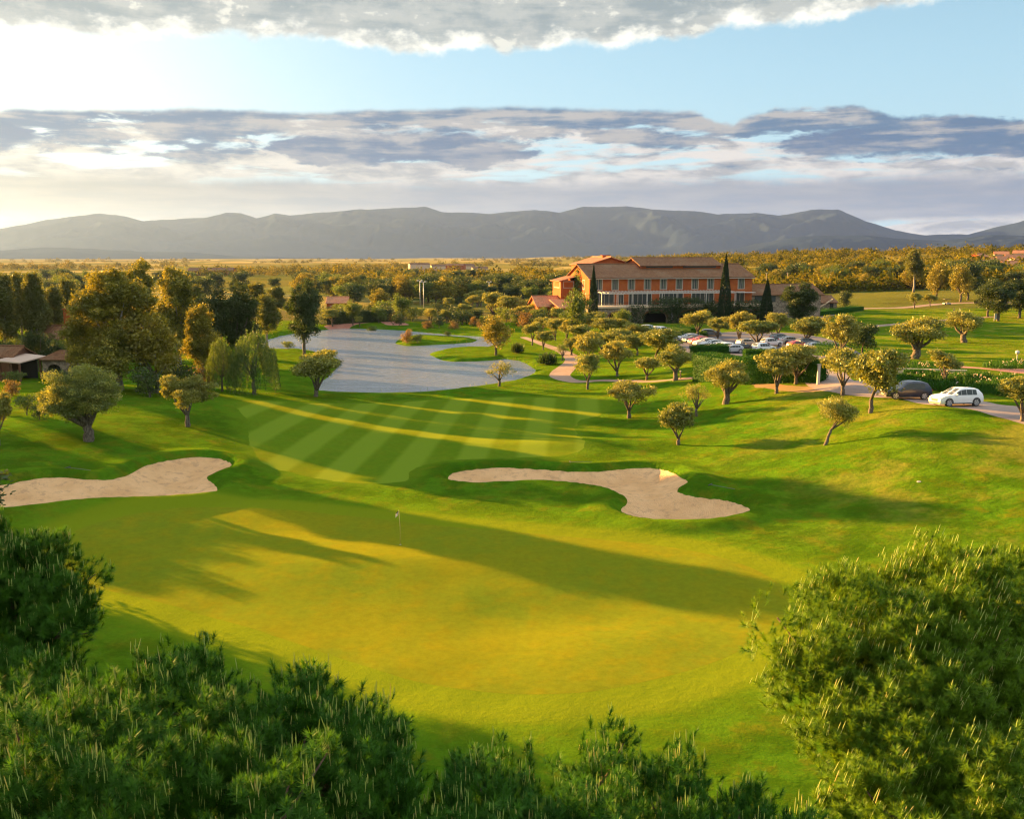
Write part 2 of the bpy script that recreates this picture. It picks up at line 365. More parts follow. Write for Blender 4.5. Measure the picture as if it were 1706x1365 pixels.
def clip(sd, off, zfix=None):
    """sub-sheet of the terrain grid where sd<0, cut on the zero line"""
    inside = sd < 0; T = TRI[inside[TRI].any(1)]
    vid = {}; V = []; Fc = []; NN = []
    def vert(i):
        if i not in vid: vid[i] = len(V); V.append(GV[i]); NN.append(GN[i])
        return vid[i]
    def cut(a, b):
        k = (min(a, b), max(a, b))
        if k not in vid:
            a, b = k; t = sd[a] / (sd[a] - sd[b]); vid[k] = len(V); V.append(GV[a] + (GV[b] - GV[a]) * t); NN.append(GN[a] + (GN[b] - GN[a]) * t)
        return vid[k]
    for tr in T.tolist():
        poly = []
        for k in range(3):
            a, b = tr[k], tr[(k + 1) % 3]
            if inside[a]: poly.append(vert(a))
            if inside[a] != inside[b]: poly.append(cut(a, b))
        for k in range(1, len(poly) - 1): Fc.append((poly[0], poly[k], poly[k + 1]))
    V = np.array(V)
    if zfix is not None: V[:, 2] = zfix
    V[:, 2] += off
    return V, np.array(Fc), (np.array(NN) if zfix is None else None)

# ---------------------------------------------------------------- ground materials
def newmat(name):
    m = bpy.data.materials.new(name); m.use_nodes = True; t = m.node_tree; t.nodes.clear()
    return m, t
def pos(t): return N(t, 'ShaderNodeNewGeometry').outputs['Position']
def finish(t, col, rough=0.9, bump=None, bstr=0.3, bdist=0.05, spec=0.2, sheen=None, extra=None):
    p = N(t, 'ShaderNodeBsdfPrincipled')
    if isinstance(col, bpy.types.NodeSocket): t.links.new(col, p.inputs['Base Color'])
    else: p.inputs['Base Color'].default_value = (*col, 1)
    if isinstance(rough, bpy.types.NodeSocket): t.links.new(rough, p.inputs['Roughness'])
    else: p.inputs['Roughness'].default_value = rough
    p.inputs['Specular IOR Level'].default_value = spec
    if sheen:
        p.inputs['Sheen Weight'].default_value = sheen[0]; p.inputs['Sheen Roughness'].default_value = sheen[2]
        p.inputs['Sheen Tint'].default_value = (*sheen[1], 1)
    for k, v in (extra or {}).items(): p.inputs[k].default_value = v
    if bump is not None:
        b = N(t, 'ShaderNodeBump', ins={'Height': bump, 'Strength': bstr, 'Distance': bdist}); t.links.new(b.outputs[0], p.inputs['Normal'])
    N(t, 'ShaderNodeOutputMaterial', ins={'Surface': p.outputs[0]})
    return p
SHEEN = (0.05, (1.0, 0.60, 0.03), 0.35)
def turf(name, ca, cb, cc, bstr, fine=9.0, stripes=0):
    m, t = newmat(name); P = pos(t)
    s = N(t, 'ShaderNodeSeparateXYZ', ins={0: P}); x, y, z = s.outputs
    big = NOISE(t, P, 0.09, 4); mid = NOISE(t, P, 0.7, 5, 0.65); fin = NOISE(t, P, fine * 0.16, 8, 0.78)
    c = MIX(t, SM(t, big, 0.35, 0.65), ca, cb)
    c = MIX(t, SM(t, mid, 0.40, 0.75), c, cc)
    c = MIX(t, SM(t, fin, 0.3, 0.75, 0.0, 0.42), c, tuple(v * 0.45 for v in ca))
    if stripes:
        w = M_(t, 'ADD', M_(t, 'SUBTRACT', x, M_(t, 'MULTIPLY', y, 0.07)), M_(t, 'MULTIPLY', mid, 0.35))
        sn = M_(t, 'SINE', M_(t, 'MULTIPLY', w, 2 * math.pi / 5.2))
        c = MIX(t, SM(t, sn, -0.45, 0.45, 0.0, 0.85), c, tuple(v * f for v, f in zip(cb, (1.42, 1.22, 1.9))))
    hgt = M_(t, 'ADD', M_(t, 'MULTIPLY', mid, 1.2), M_(t, 'MULTIPLY', fin, 0.6))
    finish(t, c, 0.85, hgt, bstr, 0.12, 0.0, SHEEN)
    return m
M = {}
M['green'] = turf('putting_turf', (0.135, 0.180, 0.010), (0.185, 0.188, 0.008), (0.205, 0.184, 0.007), 0.12, 14)
M['fair'] = turf('fairway_turf', (0.078, 0.152, 0.007), (0.092, 0.165, 0.008), (0.11, 0.158, 0.008), 0.2, 11, stripes=1)

def ground_mat():
    m, t = newmat('ground_turf_and_fields'); P = pos(t)
    s = N(t, 'ShaderNodeSeparateXYZ', ins={0: P}); x, y, z = s.outputs
    big = NOISE(t, P, 0.07, 4); mid = NOISE(t, P, 0.55, 6, 0.68); fin = NOISE(t, P, 1.9, 8, 0.82)
    c = MIX(t, SM(t, big, 0.35, 0.65), (0.055, 0.165, 0.006), (0.092, 0.186, 0.007))
    c = MIX(t, SM(t, mid, 0.46, 0.66), c, (0.130, 0.150, 0.008)); c = MIX(t, SM(t, NOISE(t, P, 0.3, 7, 0.72), 0.56, 0.44, 0, 0.6), c, (0.028, 0.085, 0.003))
    dry = M_(t, 'MULTIPLY', SM(t, x, 14, 30), SM(t, NOISE(t, P, 0.16, 5, 0.7), 0.46, 0.66))
    c = MIX(t, M_(t, 'MULTIPLY', dry, 0.75), c, (0.23, 0.21, 0.03))
    c = MIX(t, SM(t, fin, 0.3, 0.75, 0.0, 0.5), c, (0.018, 0.055, 0.003))
    # soft collar round the putting green, mown lighter; wider yellow tint paints sunlit gold
    ag = N(t, 'ShaderNodeAttribute', attribute_name='sd_green').outputs['Fac']
    c = MIX(t, SM(t, M_(t, 'ADD', ag, M_(t, 'MULTIPLY', big, 3.0)), 8.5, 2.0, 0, 0.6), c, (0.120, 0.182, 0.006))
    af = N(t, 'ShaderNodeAttribute', attribute_name='sd_fair').outputs['Fac']; c = MIX(t, SM(t, af, 2.4, 0.0, 0, 0.65), c, (0.088, 0.162, 0.008))
    col = M_(t, 'MULTIPLY', SM(t, ag, 3.0, 1.8), 0.8)
    c = MIX(t, col, c, (0.145, 0.184, 0.007))
    # dug soil rim of bunkers and the pond margin
    # beyond the course: patchwork of fields
    S = N(t, 'ShaderNodeMapping', ins={'Vector': P, 'Scale': (1/150, 1/230, 0), 'Rotation': (0, 0, 0.25)})
    vo = N(t, 'ShaderNodeTexVoronoi', ins={'Vector': S.outputs[0], 'Scale': 1.0})
    fld = RAMP(t, N(t, 'ShaderNodeSeparateColor', ins={0: vo.outputs['Color']}).outputs[0],
               [(0.0, (0.07, 0.085, 0.018)), (0.25, (0.17, 0.15, 0.035)), (0.4, (0.07, 0.10, 0.02)), (0.55, (0.34, 0.27, 0.09)), (0.7, (0.06, 0.09, 0.018)), (0.85, (0.10, 0.12, 0.03)), (1.0, (0.12, 0.15, 0.03))])
    fld = MIX(t, SM(t, NOISE(t, P, 0.012, 6, 0.65), 0.54, 0.62, 0.0, 0.7), fld, (0.035, 0.05, 0.014))
    fld = MIX(t, SM(t, NOISE(t, P, 0.08, 4, 0.6), 0.3, 0.8, 0.0, 0.3), fld, (0.05, 0.06, 0.02))
    far = M_(t, 'ADD', y, M_(t, 'MULTIPLY', NOISE(t, P, 0.01, 3), 60))
    c = MIX(t, SM(t, far, 330, 345), c, fld)
    wild = M_(t, 'MULTIPLY', SM(t, M_(t, 'ADD', y, M_(t, 'MULTIPLY', mid, 14)), 262, 270), SM(t, x, 95, 60))
    c = MIX(t, M_(t, 'MULTIPLY', wild, SM(t, far, 345, 330)), c, MIX(t, mid, (0.05, 0.07, 0.02), (0.13, 0.10, 0.04)))
    hgt = M_(t, 'ADD', M_(t, 'MULTIPLY', mid, 2.2), M_(t, 'MULTIPLY', fin, 0.9))
    hgt = M_(t, 'MULTIPLY', hgt, SM(t, ag, 0.0, 7.0, 0.15, 1.0))
    finish(t, c, 0.9, hgt, 0.75, 0.30, 0.0, SHEEN)
    return m
M['ground'] = ground_mat()
def sand_mat():
    m, t = newmat('bunker_sand'); P = pos(t)
    S = N(t, 'ShaderNodeMapping', ins={'Vector': P, 'Scale': (1, 1, 1), 'Rotation': (0, 0, 0.4)}).outputs[0]
    w = N(t, 'ShaderNodeTexWave', ins={'Vector': S, 'Scale': 2.6, 'Distortion': 7.0, 'Detail': 2.0, 'Detail Scale': 0.6}).outputs[1]
    big = NOISE(t, P, 0.5, 5, 0.6); fin = NOISE(t, P, 12, 4, 0.7)
    c = MIX(t, SM(t, big, 0.3, 0.7), (0.66, 0.38, 0.17), (0.78, 0.48, 0.235))
    c = MIX(t, SM(t, NOISE(t, P, 1.6, 5, 0.7), 0.50, 0.66, 0, 0.5), c, (0.36, 0.22, 0.12))
    c = MIX(t, SM(t, fin, 0.3, 0.8, 0, 0.25), c, (0.42, 0.27, 0.16))
    finish(t, c, 0.95, M_(t, 'ADD', M_(t, 'ADD', M_(t, 'MULTIPLY', w, 0.35), M_(t, 'MULTIPLY', fin, 0.5)), M_(t, 'MULTIPLY', NOISE(t, P, 1.1, 5), 2.4)), 0.8, 0.16, 0.0)
    return m
M['sand'] = sand_mat()
def gravel(name, ca, cb, sc=3.0, bs=0.25, rough=0.9):
    m, t = newmat(name); P = pos(t)
    c = MIX(t, SM(t, NOISE(t, P, 0.35, 5, 0.65), 0.35, 0.65), ca, cb)
    f = NOISE(t, P, sc, 6, 0.75); c = MIX(t, SM(t, f, 0.3, 0.8, 0, 0.4), c, tuple(v * 0.6 for v in ca))
    finish(t, c, rough, f, bs, 0.04, 0.2); return m
M['path'] = gravel('path_gravel', (0.27, 0.175, 0.12), (0.34, 0.225, 0.16))
M['road'] = gravel('road_worn_asphalt', (0.27, 0.20, 0.17), (0.34, 0.25, 0.20), 2.0)
M['lot'] = gravel('car_park_asphalt', (0.115, 0.105, 0.115), (0.15, 0.135, 0.14), 2.0)
M['soil'] = gravel('bare_soil', (0.30, 0.17, 0.08), (0.22, 0.16, 0.06), 3)
M['terracotta'] = gravel('terracotta_paving', (0.42, 0.17, 0.11), (0.48, 0.22, 0.15), 2)
def water_mat():
    m, t = newmat('pond_water'); P = pos(t)
    S = N(t, 'ShaderNodeMapping', ins={'Vector': P, 'Scale': (0.9, 1.6, 1), 'Rotation': (0, 0, 0.35)}).outputs[0]
    S2 = N(t, 'ShaderNodeMapping', ins={'Vector': P, 'Scale': (0.30, 1.0, 1), 'Rotation': (0, 0, 0.12)}).outputs[0]
    a = NOISE(t, S2, 1.1, 4, 0.6, dist=0.4); b = NOISE(t, S, 2.6, 3, 0.55)
    g = NOISE(t, P, 0.06, 4, 0.6)
    hgt = M_(t, 'MULTIPLY', M_(t, 'ADD', a, M_(t, 'MULTIPLY', b, 0.22)), SM(t, g, 0.3, 0.6, 0.8, 1.1))
    p = finish(t, (0.17, 0.175, 0.18), 0.16, hgt, 1.0, 1.5, 0.5, extra={'IOR': 2.0, 'Specular Tint': (0.86, 0.93, 1.0, 1), 'Specular IOR Level': 0.8}); return m
M['water'] = water_mat()

inner = {}
g_o = mesh('ground', GV, TRI, M['ground'], smooth=True, attrs={'sd_green': ('POINT', GF['green']), 'sd_fair': ('POINT', GF['fair'])}); tag(g_o, kind='structure')
def sheet(name, sd, off, mat, zfix=None, **kw):
    V, Fc, NN = clip(sd, off, zfix); o = mesh(name, V, Fc, mat, smooth=True)
    if NN is not None: o.data.normals_split_custom_set_from_vertices([tuple(map(float, n / np.linalg.norm(n))) for n in NN])
    tag(o, kind='structure', **kw); return o
sheet('putting_green', GF['green'], 0.0015, M['green'])
sheet('fairway', np.maximum(GF['fair'], -np.minimum(GF['bl'], GF['br']) + 1.0) + 0.35 * fbm(GX.ravel() / 1.3, GY.ravel() / 1.3, 2, 88), 0.0015, M['fair'])
sheet('sand_bunker', GF['bl'], 0.012, M['sand']); sheet('sand_bunker', GF['br'], 0.012, M['sand'])
sheet('path', np.maximum(GF['path'], -GF['pond'] + 0.5), 0.010, M['path'])
sheet('dirt_track', np.maximum(GF['track'], -GF['road']), 0.010, M['soil'])
sheet('road', GF['road'], 0.018, M['road']); sheet('car_park', np.maximum(GF['lot'], -GF['road']), 0.014, M['lot'])
sheet('patio', GF['patio'], 0.014, M['terracotta']); sheet('path', GF['fpath'], 0.010, M['path']); sheet('pavement', GF['brick'], 0.01, M['terracotta'])
sheet('pond_water', GF['pond'] - 1.2, 0.0, M['water'], zfix=-0.45)

# ---------------------------------------------------------------- mountains
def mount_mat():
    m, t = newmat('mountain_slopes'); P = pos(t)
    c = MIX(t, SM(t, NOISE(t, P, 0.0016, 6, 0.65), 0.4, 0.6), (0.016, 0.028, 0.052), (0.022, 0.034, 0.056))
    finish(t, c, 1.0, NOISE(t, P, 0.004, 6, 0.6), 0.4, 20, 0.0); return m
M['mount'] = mount_mat()
RIDGE = [(-120,398),(0,393),(60,383),(130,372),(180,366),(220,369),(250,376),(300,372),(350,368),(385,360),(410,360),(435,368),(465,359),(490,362),(540,356),(600,350),(660,348),(710,344),(740,353),(780,354),(820,356),(860,352),(890,349),(930,354),(970,343),(1000,344),(1040,343),(1080,350),(1145,353),(1190,360),(1250,358),(1290,363),(1340,357),(1385,356),(1430,375),(1480,390),(1530,397),(1600,397),(1640,388),(1706,378),(1800,372),(1900,380)]
FOOT = [(-120,414),(0,420),(80,415),(150,416),(240,420),(330,421),(400,427),(560,430),(850,431),(1150,428),(1230,412),(1330,396),(1430,396),(1500,402),(1560,405),(1640,398),(1720,400),(1900,398)]
def mountains(name, prof, dist, depth, seed, detail):
    A = [math.atan((p - 853) / F) for p, _ in prof]; E = [math.tan(PITCH - math.atan((y - 682.5) / -F * -1)) * -1 if False else math.tan(math.atan((682.5 - y) / F) - PITCH) / math.cos(math.atan((p - 853) / F)) for p, y in prof]
    na, nr = 900, 70
    a = np.linspace(-0.72, 0.72, na); r = np.linspace(-1, 1, nr)
    AA, RR = np.meshgrid(a, r)
    Hc = np.interp(AA, A, np.array(E)) * dist + CAMZ
    d = dist + RR * depth
    x = np.sin(AA) * d; y = np.cos(AA) * d
    shape = np.clip(1 - np.abs(RR) ** 1.15, 0, 1)
    rid = 1 - np.abs(fbm(x / (depth * 0.42), y / (depth * 0.42), 5, seed)) * 2
    fine = fbm(x / 260, y / 260, 4, seed + 5)
    z = Hc * np.clip(shape + detail * (rid - 0.6) * shape * (1 - shape) * 2.6, 0, 1.02) + fine * 10 * (Hc > 60) * (0.3 + shape)
    z = np.where(np.abs(RR) > 0.995, -20, z)
    q = (np.arange(nr - 1)[:, None] * na + np.arange(na - 1)[None]).ravel()
    Fc = np.stack([q, q + 1, q + na + 1, q + na], 1)
    o = mesh(name, np.stack([x.ravel(), y.ravel(), z.ravel()], 1), Fc, M['mount'], smooth=True); tag(o, kind='structure')
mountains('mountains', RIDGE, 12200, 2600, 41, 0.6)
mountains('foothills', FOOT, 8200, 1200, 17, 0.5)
# ---------------------------------------------------------------- plant materials and builders
def leafmat(name, ca, cb, tr=0.38, cc=None, gloss=0.025, tcol=None):
    m, t = newmat(name)
    a = N(t, 'ShaderNodeAttribute', attribute_name='lv').outputs['Fac']
    oi = N(t, 'ShaderNodeObjectInfo').outputs['Random']
    c = MIX(t, a, ca, cb)
    if cc: c = MIX(t, SM(t, a, 0.82, 0.95, 0, 0.8), c, cc)
    c = MIX(t, M_(t, 'MULTIPLY', oi, 0.35), c, tuple(v * f for v, f in zip(cb, (1.25, 0.95, 0.8))))
    d = N(t, 'ShaderNodeBsdfDiffuse', ins={'Color': c}); 
    tc_ = MIX(t, 1.0, c, tcol or (1.6, 1.35, 0.5), 'MULTIPLY')
    tr_ = N(t, 'ShaderNodeBsdfTranslucent', ins={'Color': tc_})
    s = N(t, 'ShaderNodeMixShader', ins={0: tr, 1: d.outputs[0], 2: tr_.outputs[0]})
    g = N(t, 'ShaderNodeBsdfGlossy', ins={'Color': (1, 1, 1, 1), 'Roughness': 0.45})
    s2 = N(t, 'ShaderNodeMixShader', ins={0: gloss, 1: s.outputs[0], 2: g.outputs[0]})
    N(t, 'ShaderNodeOutputMaterial', ins={'Surface': s2.outputs[0]})
    return m
M['olive'] = leafmat('olive_leaves', (0.060, 0.10, 0.026), (0.28, 0.30, 0.055), 0.26, (0.46, 0.41, 0.09))
M['oak'] = leafmat('evergreen_leaves', (0.022, 0.050, 0.012), (0.055, 0.085, 0.02), 0.28)
M['green'+'leaf'] = leafmat('fresh_leaves', (0.05, 0.10, 0.016), (0.11, 0.16, 0.03), 0.4)
M['gold'] = leafmat('gold_leaves', (0.035, 0.065, 0.010), (0.26, 0.245, 0.025), 0.30, (0.40, 0.33, 0.05))  # dark green to gold, varying per clump
M['poplar'] = leafmat('poplar_leaves', (0.06, 0.095, 0.02), (0.13, 0.15, 0.035), 0.4)
M['cypress'] = leafmat('cypress_scales', (0.012, 0.030, 0.010), (0.028, 0.05, 0.016), 0.1)
M['willow'] = leafmat('willow_leaves', (0.045, 0.095, 0.018), (0.09, 0.14, 0.028), 0.35)
M['hedge'] = leafmat('hedge_leaves', (0.016, 0.065, 0.006), (0.04, 0.12, 0.010), 0.2, gloss=0.01)
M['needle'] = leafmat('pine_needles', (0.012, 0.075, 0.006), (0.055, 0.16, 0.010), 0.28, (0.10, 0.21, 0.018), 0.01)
M['needle_lit'] = leafmat('pine_needles_sunlit_yellow', (0.040, 0.125, 0.008), (0.125, 0.245, 0.014), 0.34, (0.20, 0.28, 0.02), 0.01)  # brighter yellow copy of the needles; side sunlight put into the colour
M['candle'] = leafmat('pine_shoots', (0.26, 0.38, 0.08), (0.42, 0.48, 0.13), 0.2, (0.55, 0.45, 0.16), 0.01)
M['flower'] = leafmat('flowers', (0.50, 0.42, 0.38), (0.6, 0.5, 0.45), 0.3)
M['bush_brown'] = leafmat('russet_leaves', (0.10, 0.075, 0.022), (0.17, 0.12, 0.035), 0.35)
def barkmat(name, a, b):
    m, t = newmat(name); P = N(t, 'ShaderNodeTexCoord').outputs['Object']
    S = N(t, 'ShaderNodeMapping', ins={'Vector': P, 'Scale': (5, 5, 1.4)}).outputs[0]
    n = NOISE(t, S, 2.2, 6, 0.7, dist=0.8)
    finish(t, MIX(t, SM(t, n, 0.35, 0.65), a, b), 0.95, n, 0.8, 0.06, 0.1); return m
M['bark'] = barkmat('olive_bark', (0.06, 0.045, 0.032), (0.20, 0.165, 0.125))
M['pinebark'] = barkmat('pine_bark', (0.07, 0.045, 0.03), (0.20, 0.13, 0.085))
M['palebark'] = barkmat('pale_bark', (0.20, 0.17, 0.13), (0.34, 0.30, 0.24))

def unit(n, r=rng):
    v = r.normal(size=(n, 3)); return v / np.linalg.norm(v, axis=1, keepdims=True)
def leaf_quads(P, L, W, A=None, r=rng):
    """diamond leaves at P; A optional long-axis directions"""
    n = len(P); a = unit(n, r) if A is None else A
    b = np.cross(a, unit(n, r)); b /= np.linalg.norm(b, axis=1, keepdims=True) + 1e-9
    L = L * r.uniform(0.7, 1.3, (n, 1)); W = W * r.uniform(0.7, 1.3, (n, 1))
    V = np.stack([P - a * L / 2, P + b * W / 2, P + a * L / 2, P - b * W / 2], 1).reshape(-1, 3)
    return V, np.arange(4 * n).reshape(n, 4)
def clump_points(C, Rr, n, r, shell=0.55, flat=1.0):
    """n points over clumps C with radii Rr (k,3), biased outward"""
    k = len(C); vol = (Rr.prod(1)) ** (2 / 3); idx = r.choice(k, n, p=vol / vol.sum())
    d = unit(n, r); rad = shell + (1 - shell) * r.random((n, 1)) ** 0.7
    rad *= 1 + 0.24 * r.normal(size=(n, 1)).clip(-1.5, 2.2)
    P = C[idx] + d * rad * Rr[idx]
    return P, d, idx
def limbs(mb, base, tips, r0, r, n=7, twist=0.25, cap=0.02, trunk=None):
    """trunk then limbs curving to tips"""
    base = Vector(base); top = Vector(trunk)
    k = 6; pts = []; rad = []
    for i in range(k + 1):
        t = i / k; p = base.lerp(top, t) + Vector((r.uniform(-1, 1), r.uniform(-1, 1), 0)) * r0 * twist * (0 < i < k)
        pts.append(p); rad.append(r0 * (1.45 - 0.9 * min(1, t * 3)) if t < 0.33 else r0 * (1.15 - 0.35 * t) * r.uniform(0.88, 1.12))
    mb.tube(pts, rad, n)
    for tp in tips:
        tp = Vector(tp); s = top - Vector((0, 0, r0 * 0.4)); mid = s.lerp(tp, 0.5) + Vector((r.uniform(-1, 1), r.uniform(-1, 1), r.uniform(-.4, .2))) * (tp - s).length * 0.13
        P = [s, s.lerp(mid, 0.55), mid, mid.lerp(tp, 0.55), tp]
        mb.tube(P, [r0 * 0.62, r0 * 0.5, r0 * 0.38, r0 * 0.24, max(cap, r0 * 0.10)], max(5, n - 2))
STORE = (0, 0, -500)
def make_tree(name, seed, H=5.0, cw=4.2, cz=(0.38, 1.0), ncl=16, clr=0.30, nleaf=3800, leaf=(0.16, 0.05), mat='olive', bark='bark', tr=0.2, th=0.9, lean=(0, 0), tips=5, flat=0.75, shell=0.5, sub=2, flop=0, lobes=0, top_pow=1.0, nseg=7):
    """root Empty > trunk, crown. Unit: metres; origin at the foot"""
    r = np.random.default_rng(seed); root = empty(name)
    z0, z1 = cz[0] * H, cz[1] * H; cc = np.array([lean[0] * H, lean[1] * H, (z0 + z1) / 2]); er = np.array([cw / 2, cw / 2, (z1 - z0) / 2])
    d = unit(ncl, r); 
    if flat < 1: d[:, 2] = np.sign(d[:, 2]) * np.abs(d[:, 2]) ** flat
    rr = r.uniform(0.25, 0.80, (ncl, 1)); 
    C = cc + d * er * rr
    if lobes:               # the crown is a few leaning masses rather than one ball
        ld = unit(lobes, r); ld[:, 2] = np.abs(ld[:, 2]) * 0.9 - 0.25; la = r.uniform(0, 6.28) + np.arange(lobes) * 6.28 / lobes; ld[:, 0] = np.cos(la); ld[:, 1] = np.sin(la); lc = cc + ld * er * r.uniform(0.22, 0.44, (lobes, 1)); li = r.integers(0, lobes, ncl)
        C = lc[li] + d * er * rr * r.uniform(0.6, 0.85, lobes)[li][:, None]
    if top_pow != 1.0:      # narrow towards the top
        tt = np.clip((C[:, 2] - z0) / (z1 - z0), 0, 1); C[:, :2] = cc[:2] + (C[:, :2] - cc[:2]) * (1 - tt ** top_pow * 0.85)[:, None]
    s = r.uniform(0.7, 1.25, (ncl, 1)); Rr = er * clr * s * np.array([1.15, 1.15, 1.0]); Rr[:, 2] = np.maximum(Rr[:, 2], Rr[:, 0] * 0.62)
    if sub:                 # smaller sprigs around each clump give the broken outline
        C2 = np.repeat(C, sub * 2, 0); R2 = np.repeat(Rr, sub * 2, 0); dd = unit(len(C2), r); dd[:, 2] = np.abs(dd[:, 2]) * 0.8 - 0.15
        C2 = C2 + dd * R2 * 0.95; R2 = R2 * r.uniform(0.28, 0.5, (len(C2), 1)); C = np.concatenate([C, C2]); Rr = np.concatenate([Rr, R2])
    P, dn, idx = clump_points(C, Rr, nleaf, r, shell)
    A = unit(nleaf, r) * 0.9 + dn * 0.7 + np.array([0, 0, 0.25]); A /= np.linalg.norm(A, axis=1, keepdims=True)
    V, Fc = leaf_quads(P, leaf[0], leaf[1], A, r)
    lv = np.clip(r.random(nleaf) * 0.45 + r.random(len(C))[idx] * 0.7 - 0.05, 0, 1)
    mb = MB(); tp = [Vector(C[i]) * 1.0 for i in r.choice(ncl, min(tips, ncl), replace=False)]
    tp = [Vector((p.x, p.y, max(p.z, z0 + 0.15 * (z1 - z0)))) for p in tp]
    limbs(mb, (0, 0, -0.25), tp, tr, r, nseg, trunk=(lean[0] * H * 0.5, lean[1] * H * 0.5, th))
    mb.build('trunk', M[bark], root, smooth=True)
    mesh('crown', V, Fc, M[mat], root, attrs={'lv': ('FACE', lv)})
    root['_h'] = H; root['_w'] = cw
    root.location = STORE
    return root
USED = set()
def put(proto, loc, rz=0.0, sxy=1.0, sz=1.0, label=None, cat=None, group=None, name=None):
    if proto.name in USED: o = copy_tree(proto)
    else: USED.add(proto.name); o = proto
    o.location = loc; o.rotation_euler = (0, 0, rz); o.scale = (sxy, sxy, sz)
    for k in ('_h', '_w'):
        pass
    tag(o, label, cat, group)
    return o
def put_px(proto, bx, by, top, w, label, cat, group=None, rz=None, cx=None, dist=None):
    """stand proto on the ground seen at (bx, by); crown top at row `top`, crown width w pixels"""
    p = at(bx, by); p.z = Hh(p.x, p.y)
    H = wid(by - top, p) * 1.0; W = wid(w, p)
    return put(proto, p, random.uniform(0, 6.28) if rz is None else rz, W / proto['_w'], H / proto['_h'], label, cat, group)

# olives in several habits
def olv(name='olive_tree', **k): return make_tree(name, **k)
OL = [olv(seed=1, H=5, cw=4.6, cz=(0.24, 1.0), ncl=30, clr=0.27, nleaf=9500, leaf=(0.24, 0.115), th=0.9, tips=5, flat=1.0, lobes=3),
      olv(seed=2, H=5, cw=4.4, cz=(0.24, 1.0), ncl=24, clr=0.28, nleaf=8500, leaf=(0.24, 0.115), th=1.1, tips=4, tr=0.17, flat=1.0, lobes=3),
      olv(seed=3, H=5, cw=4.6, cz=(0.24, 1.0), ncl=28, clr=0.27, nleaf=9000, leaf=(0.24, 0.115), th=0.8, tips=6, tr=0.19, flat=1.0, lobes=3),
      olv(seed=4, H=5, cw=4.2, cz=(0.22, 1.0), ncl=23, clr=0.29, nleaf=8500, leaf=(0.24, 0.115), th=0.7, tips=5, tr=0.2, flat=1.0, lobes=3)]
OL += [olv(seed=14, H=5, cw=4.8, cz=(0.24, 1.0), ncl=26, clr=0.26, nleaf=9000, leaf=(0.24, 0.115), th=0.7, tips=5, tr=0.19, lobes=4, lean=(0.05, 0)), olv(seed=15, H=5, cw=4.4, cz=(0.24, 1.0), ncl=22, clr=0.27, nleaf=8000, leaf=(0.24, 0.115), th=1.0, tips=4, tr=0.16, lobes=2), olv(seed=16, H=5, cw=4.9, cz=(0.24, 1.0), ncl=30, clr=0.24, nleaf=9500, leaf=(0.24, 0.115), th=0.6, tips=6, tr=0.18, lobes=5, flat=0.7)]
OL_SPARSE = olv(seed=5, H=5, cw=4.4, cz=(0.20, 1.0), ncl=21, clr=0.26, nleaf=2600, leaf=(0.18,0.08), th=1.0, tips=6, tr=0.2, flat=1.0, lobes=3)
OL_LEAN = olv(seed=6, H=5, cw=4.6, cz=(0.24, 1.0), ncl=22, clr=0.30, nleaf=9000, leaf=(0.2, 0.08), th=1.6, tips=3, tr=0.18, flat=1.0, lobes=3, lean=(0.24, 0))
OL_FAT = olv(seed=8, H=5, cw=5.4, cz=(0.24, 1.0), ncl=26, clr=0.30, nleaf=11000, leaf=(0.24, 0.115), th=1.3, tips=6, tr=0.42, flat=1.0, lobes=3)
OL_BIG = olv(seed=9, H=6, cw=7.2, cz=(0.16, 1.0), ncl=44, clr=0.2, nleaf=42000, leaf=(0.16, 0.075), th=1.2, tips=9, tr=0.34, flat=1.0, sub=3, nseg=12)
OL_MID = olv(seed=10, H=5, cw=5.0, cz=(0.24, 1.0), ncl=32, clr=0.21, nleaf=20000, leaf=(0.17, 0.075), th=1.0, tips=6, tr=0.2, flat=1.0, lobes=3, sub=3, nseg=9)
OAK = [make_tree('evergreen_oak', seed=21, H=9, cw=9, cz=(0.12, 1.0), ncl=30, clr=0.30, nleaf=5500, leaf=(0.42, 0.26), mat='oak', th=2, tr=0.3, tips=4, shell=0.6),
       make_tree('evergreen_oak', seed=22, H=9, cw=9, cz=(0.10, 1.0), ncl=24, clr=0.33, nleaf=5200, leaf=(0.42, 0.26), mat='oak', th=2, tr=0.3, tips=4, shell=0.6)]
FRESH = [make_tree('leafy_tree', seed=25, H=9, cw=8, cz=(0.10, 1.0), ncl=26, clr=0.30, nleaf=5500, leaf=(0.38, 0.2), mat='greenleaf', th=2, tr=0.25, tips=4, shell=0.5),
         make_tree('leafy_tree', seed=26, H=9, cw=7, cz=(0.12, 1.0), ncl=30, clr=0.26, nleaf=5500, leaf=(0.36, 0.2), mat='gold', th=2, tr=0.25, tips=4, shell=0.5)]
DARKTREE = make_tree('shady_tree', seed=31, H=13, cw=8.5, cz=(0.16, 1.0), ncl=44, clr=0.24, nleaf=26000, leaf=(0.32, 0.18), mat='oak', th=4, tr=0.3, tips=8, shell=0.35, sub=3)
GUM = [make_tree('eucalyptus_tree', seed=32, H=18, cw=16, cz=(0.05, 1.0), ncl=90, clr=0.15, nleaf=70000, leaf=(0.38, 0.20), mat='gold', bark='palebark', th=6, tr=0.42, tips=12, shell=0.3, sub=3, top_pow=3.0, flat=0.6),
       make_tree('eucalyptus_tree', seed=33, H=18, cw=10, cz=(0.14, 1.0), ncl=50, clr=0.20, nleaf=30000, leaf=(0.38, 0.20), mat='gold', bark='palebark', th=7, tr=0.34, tips=9, shell=0.3, sub=3, top_pow=1.6)]
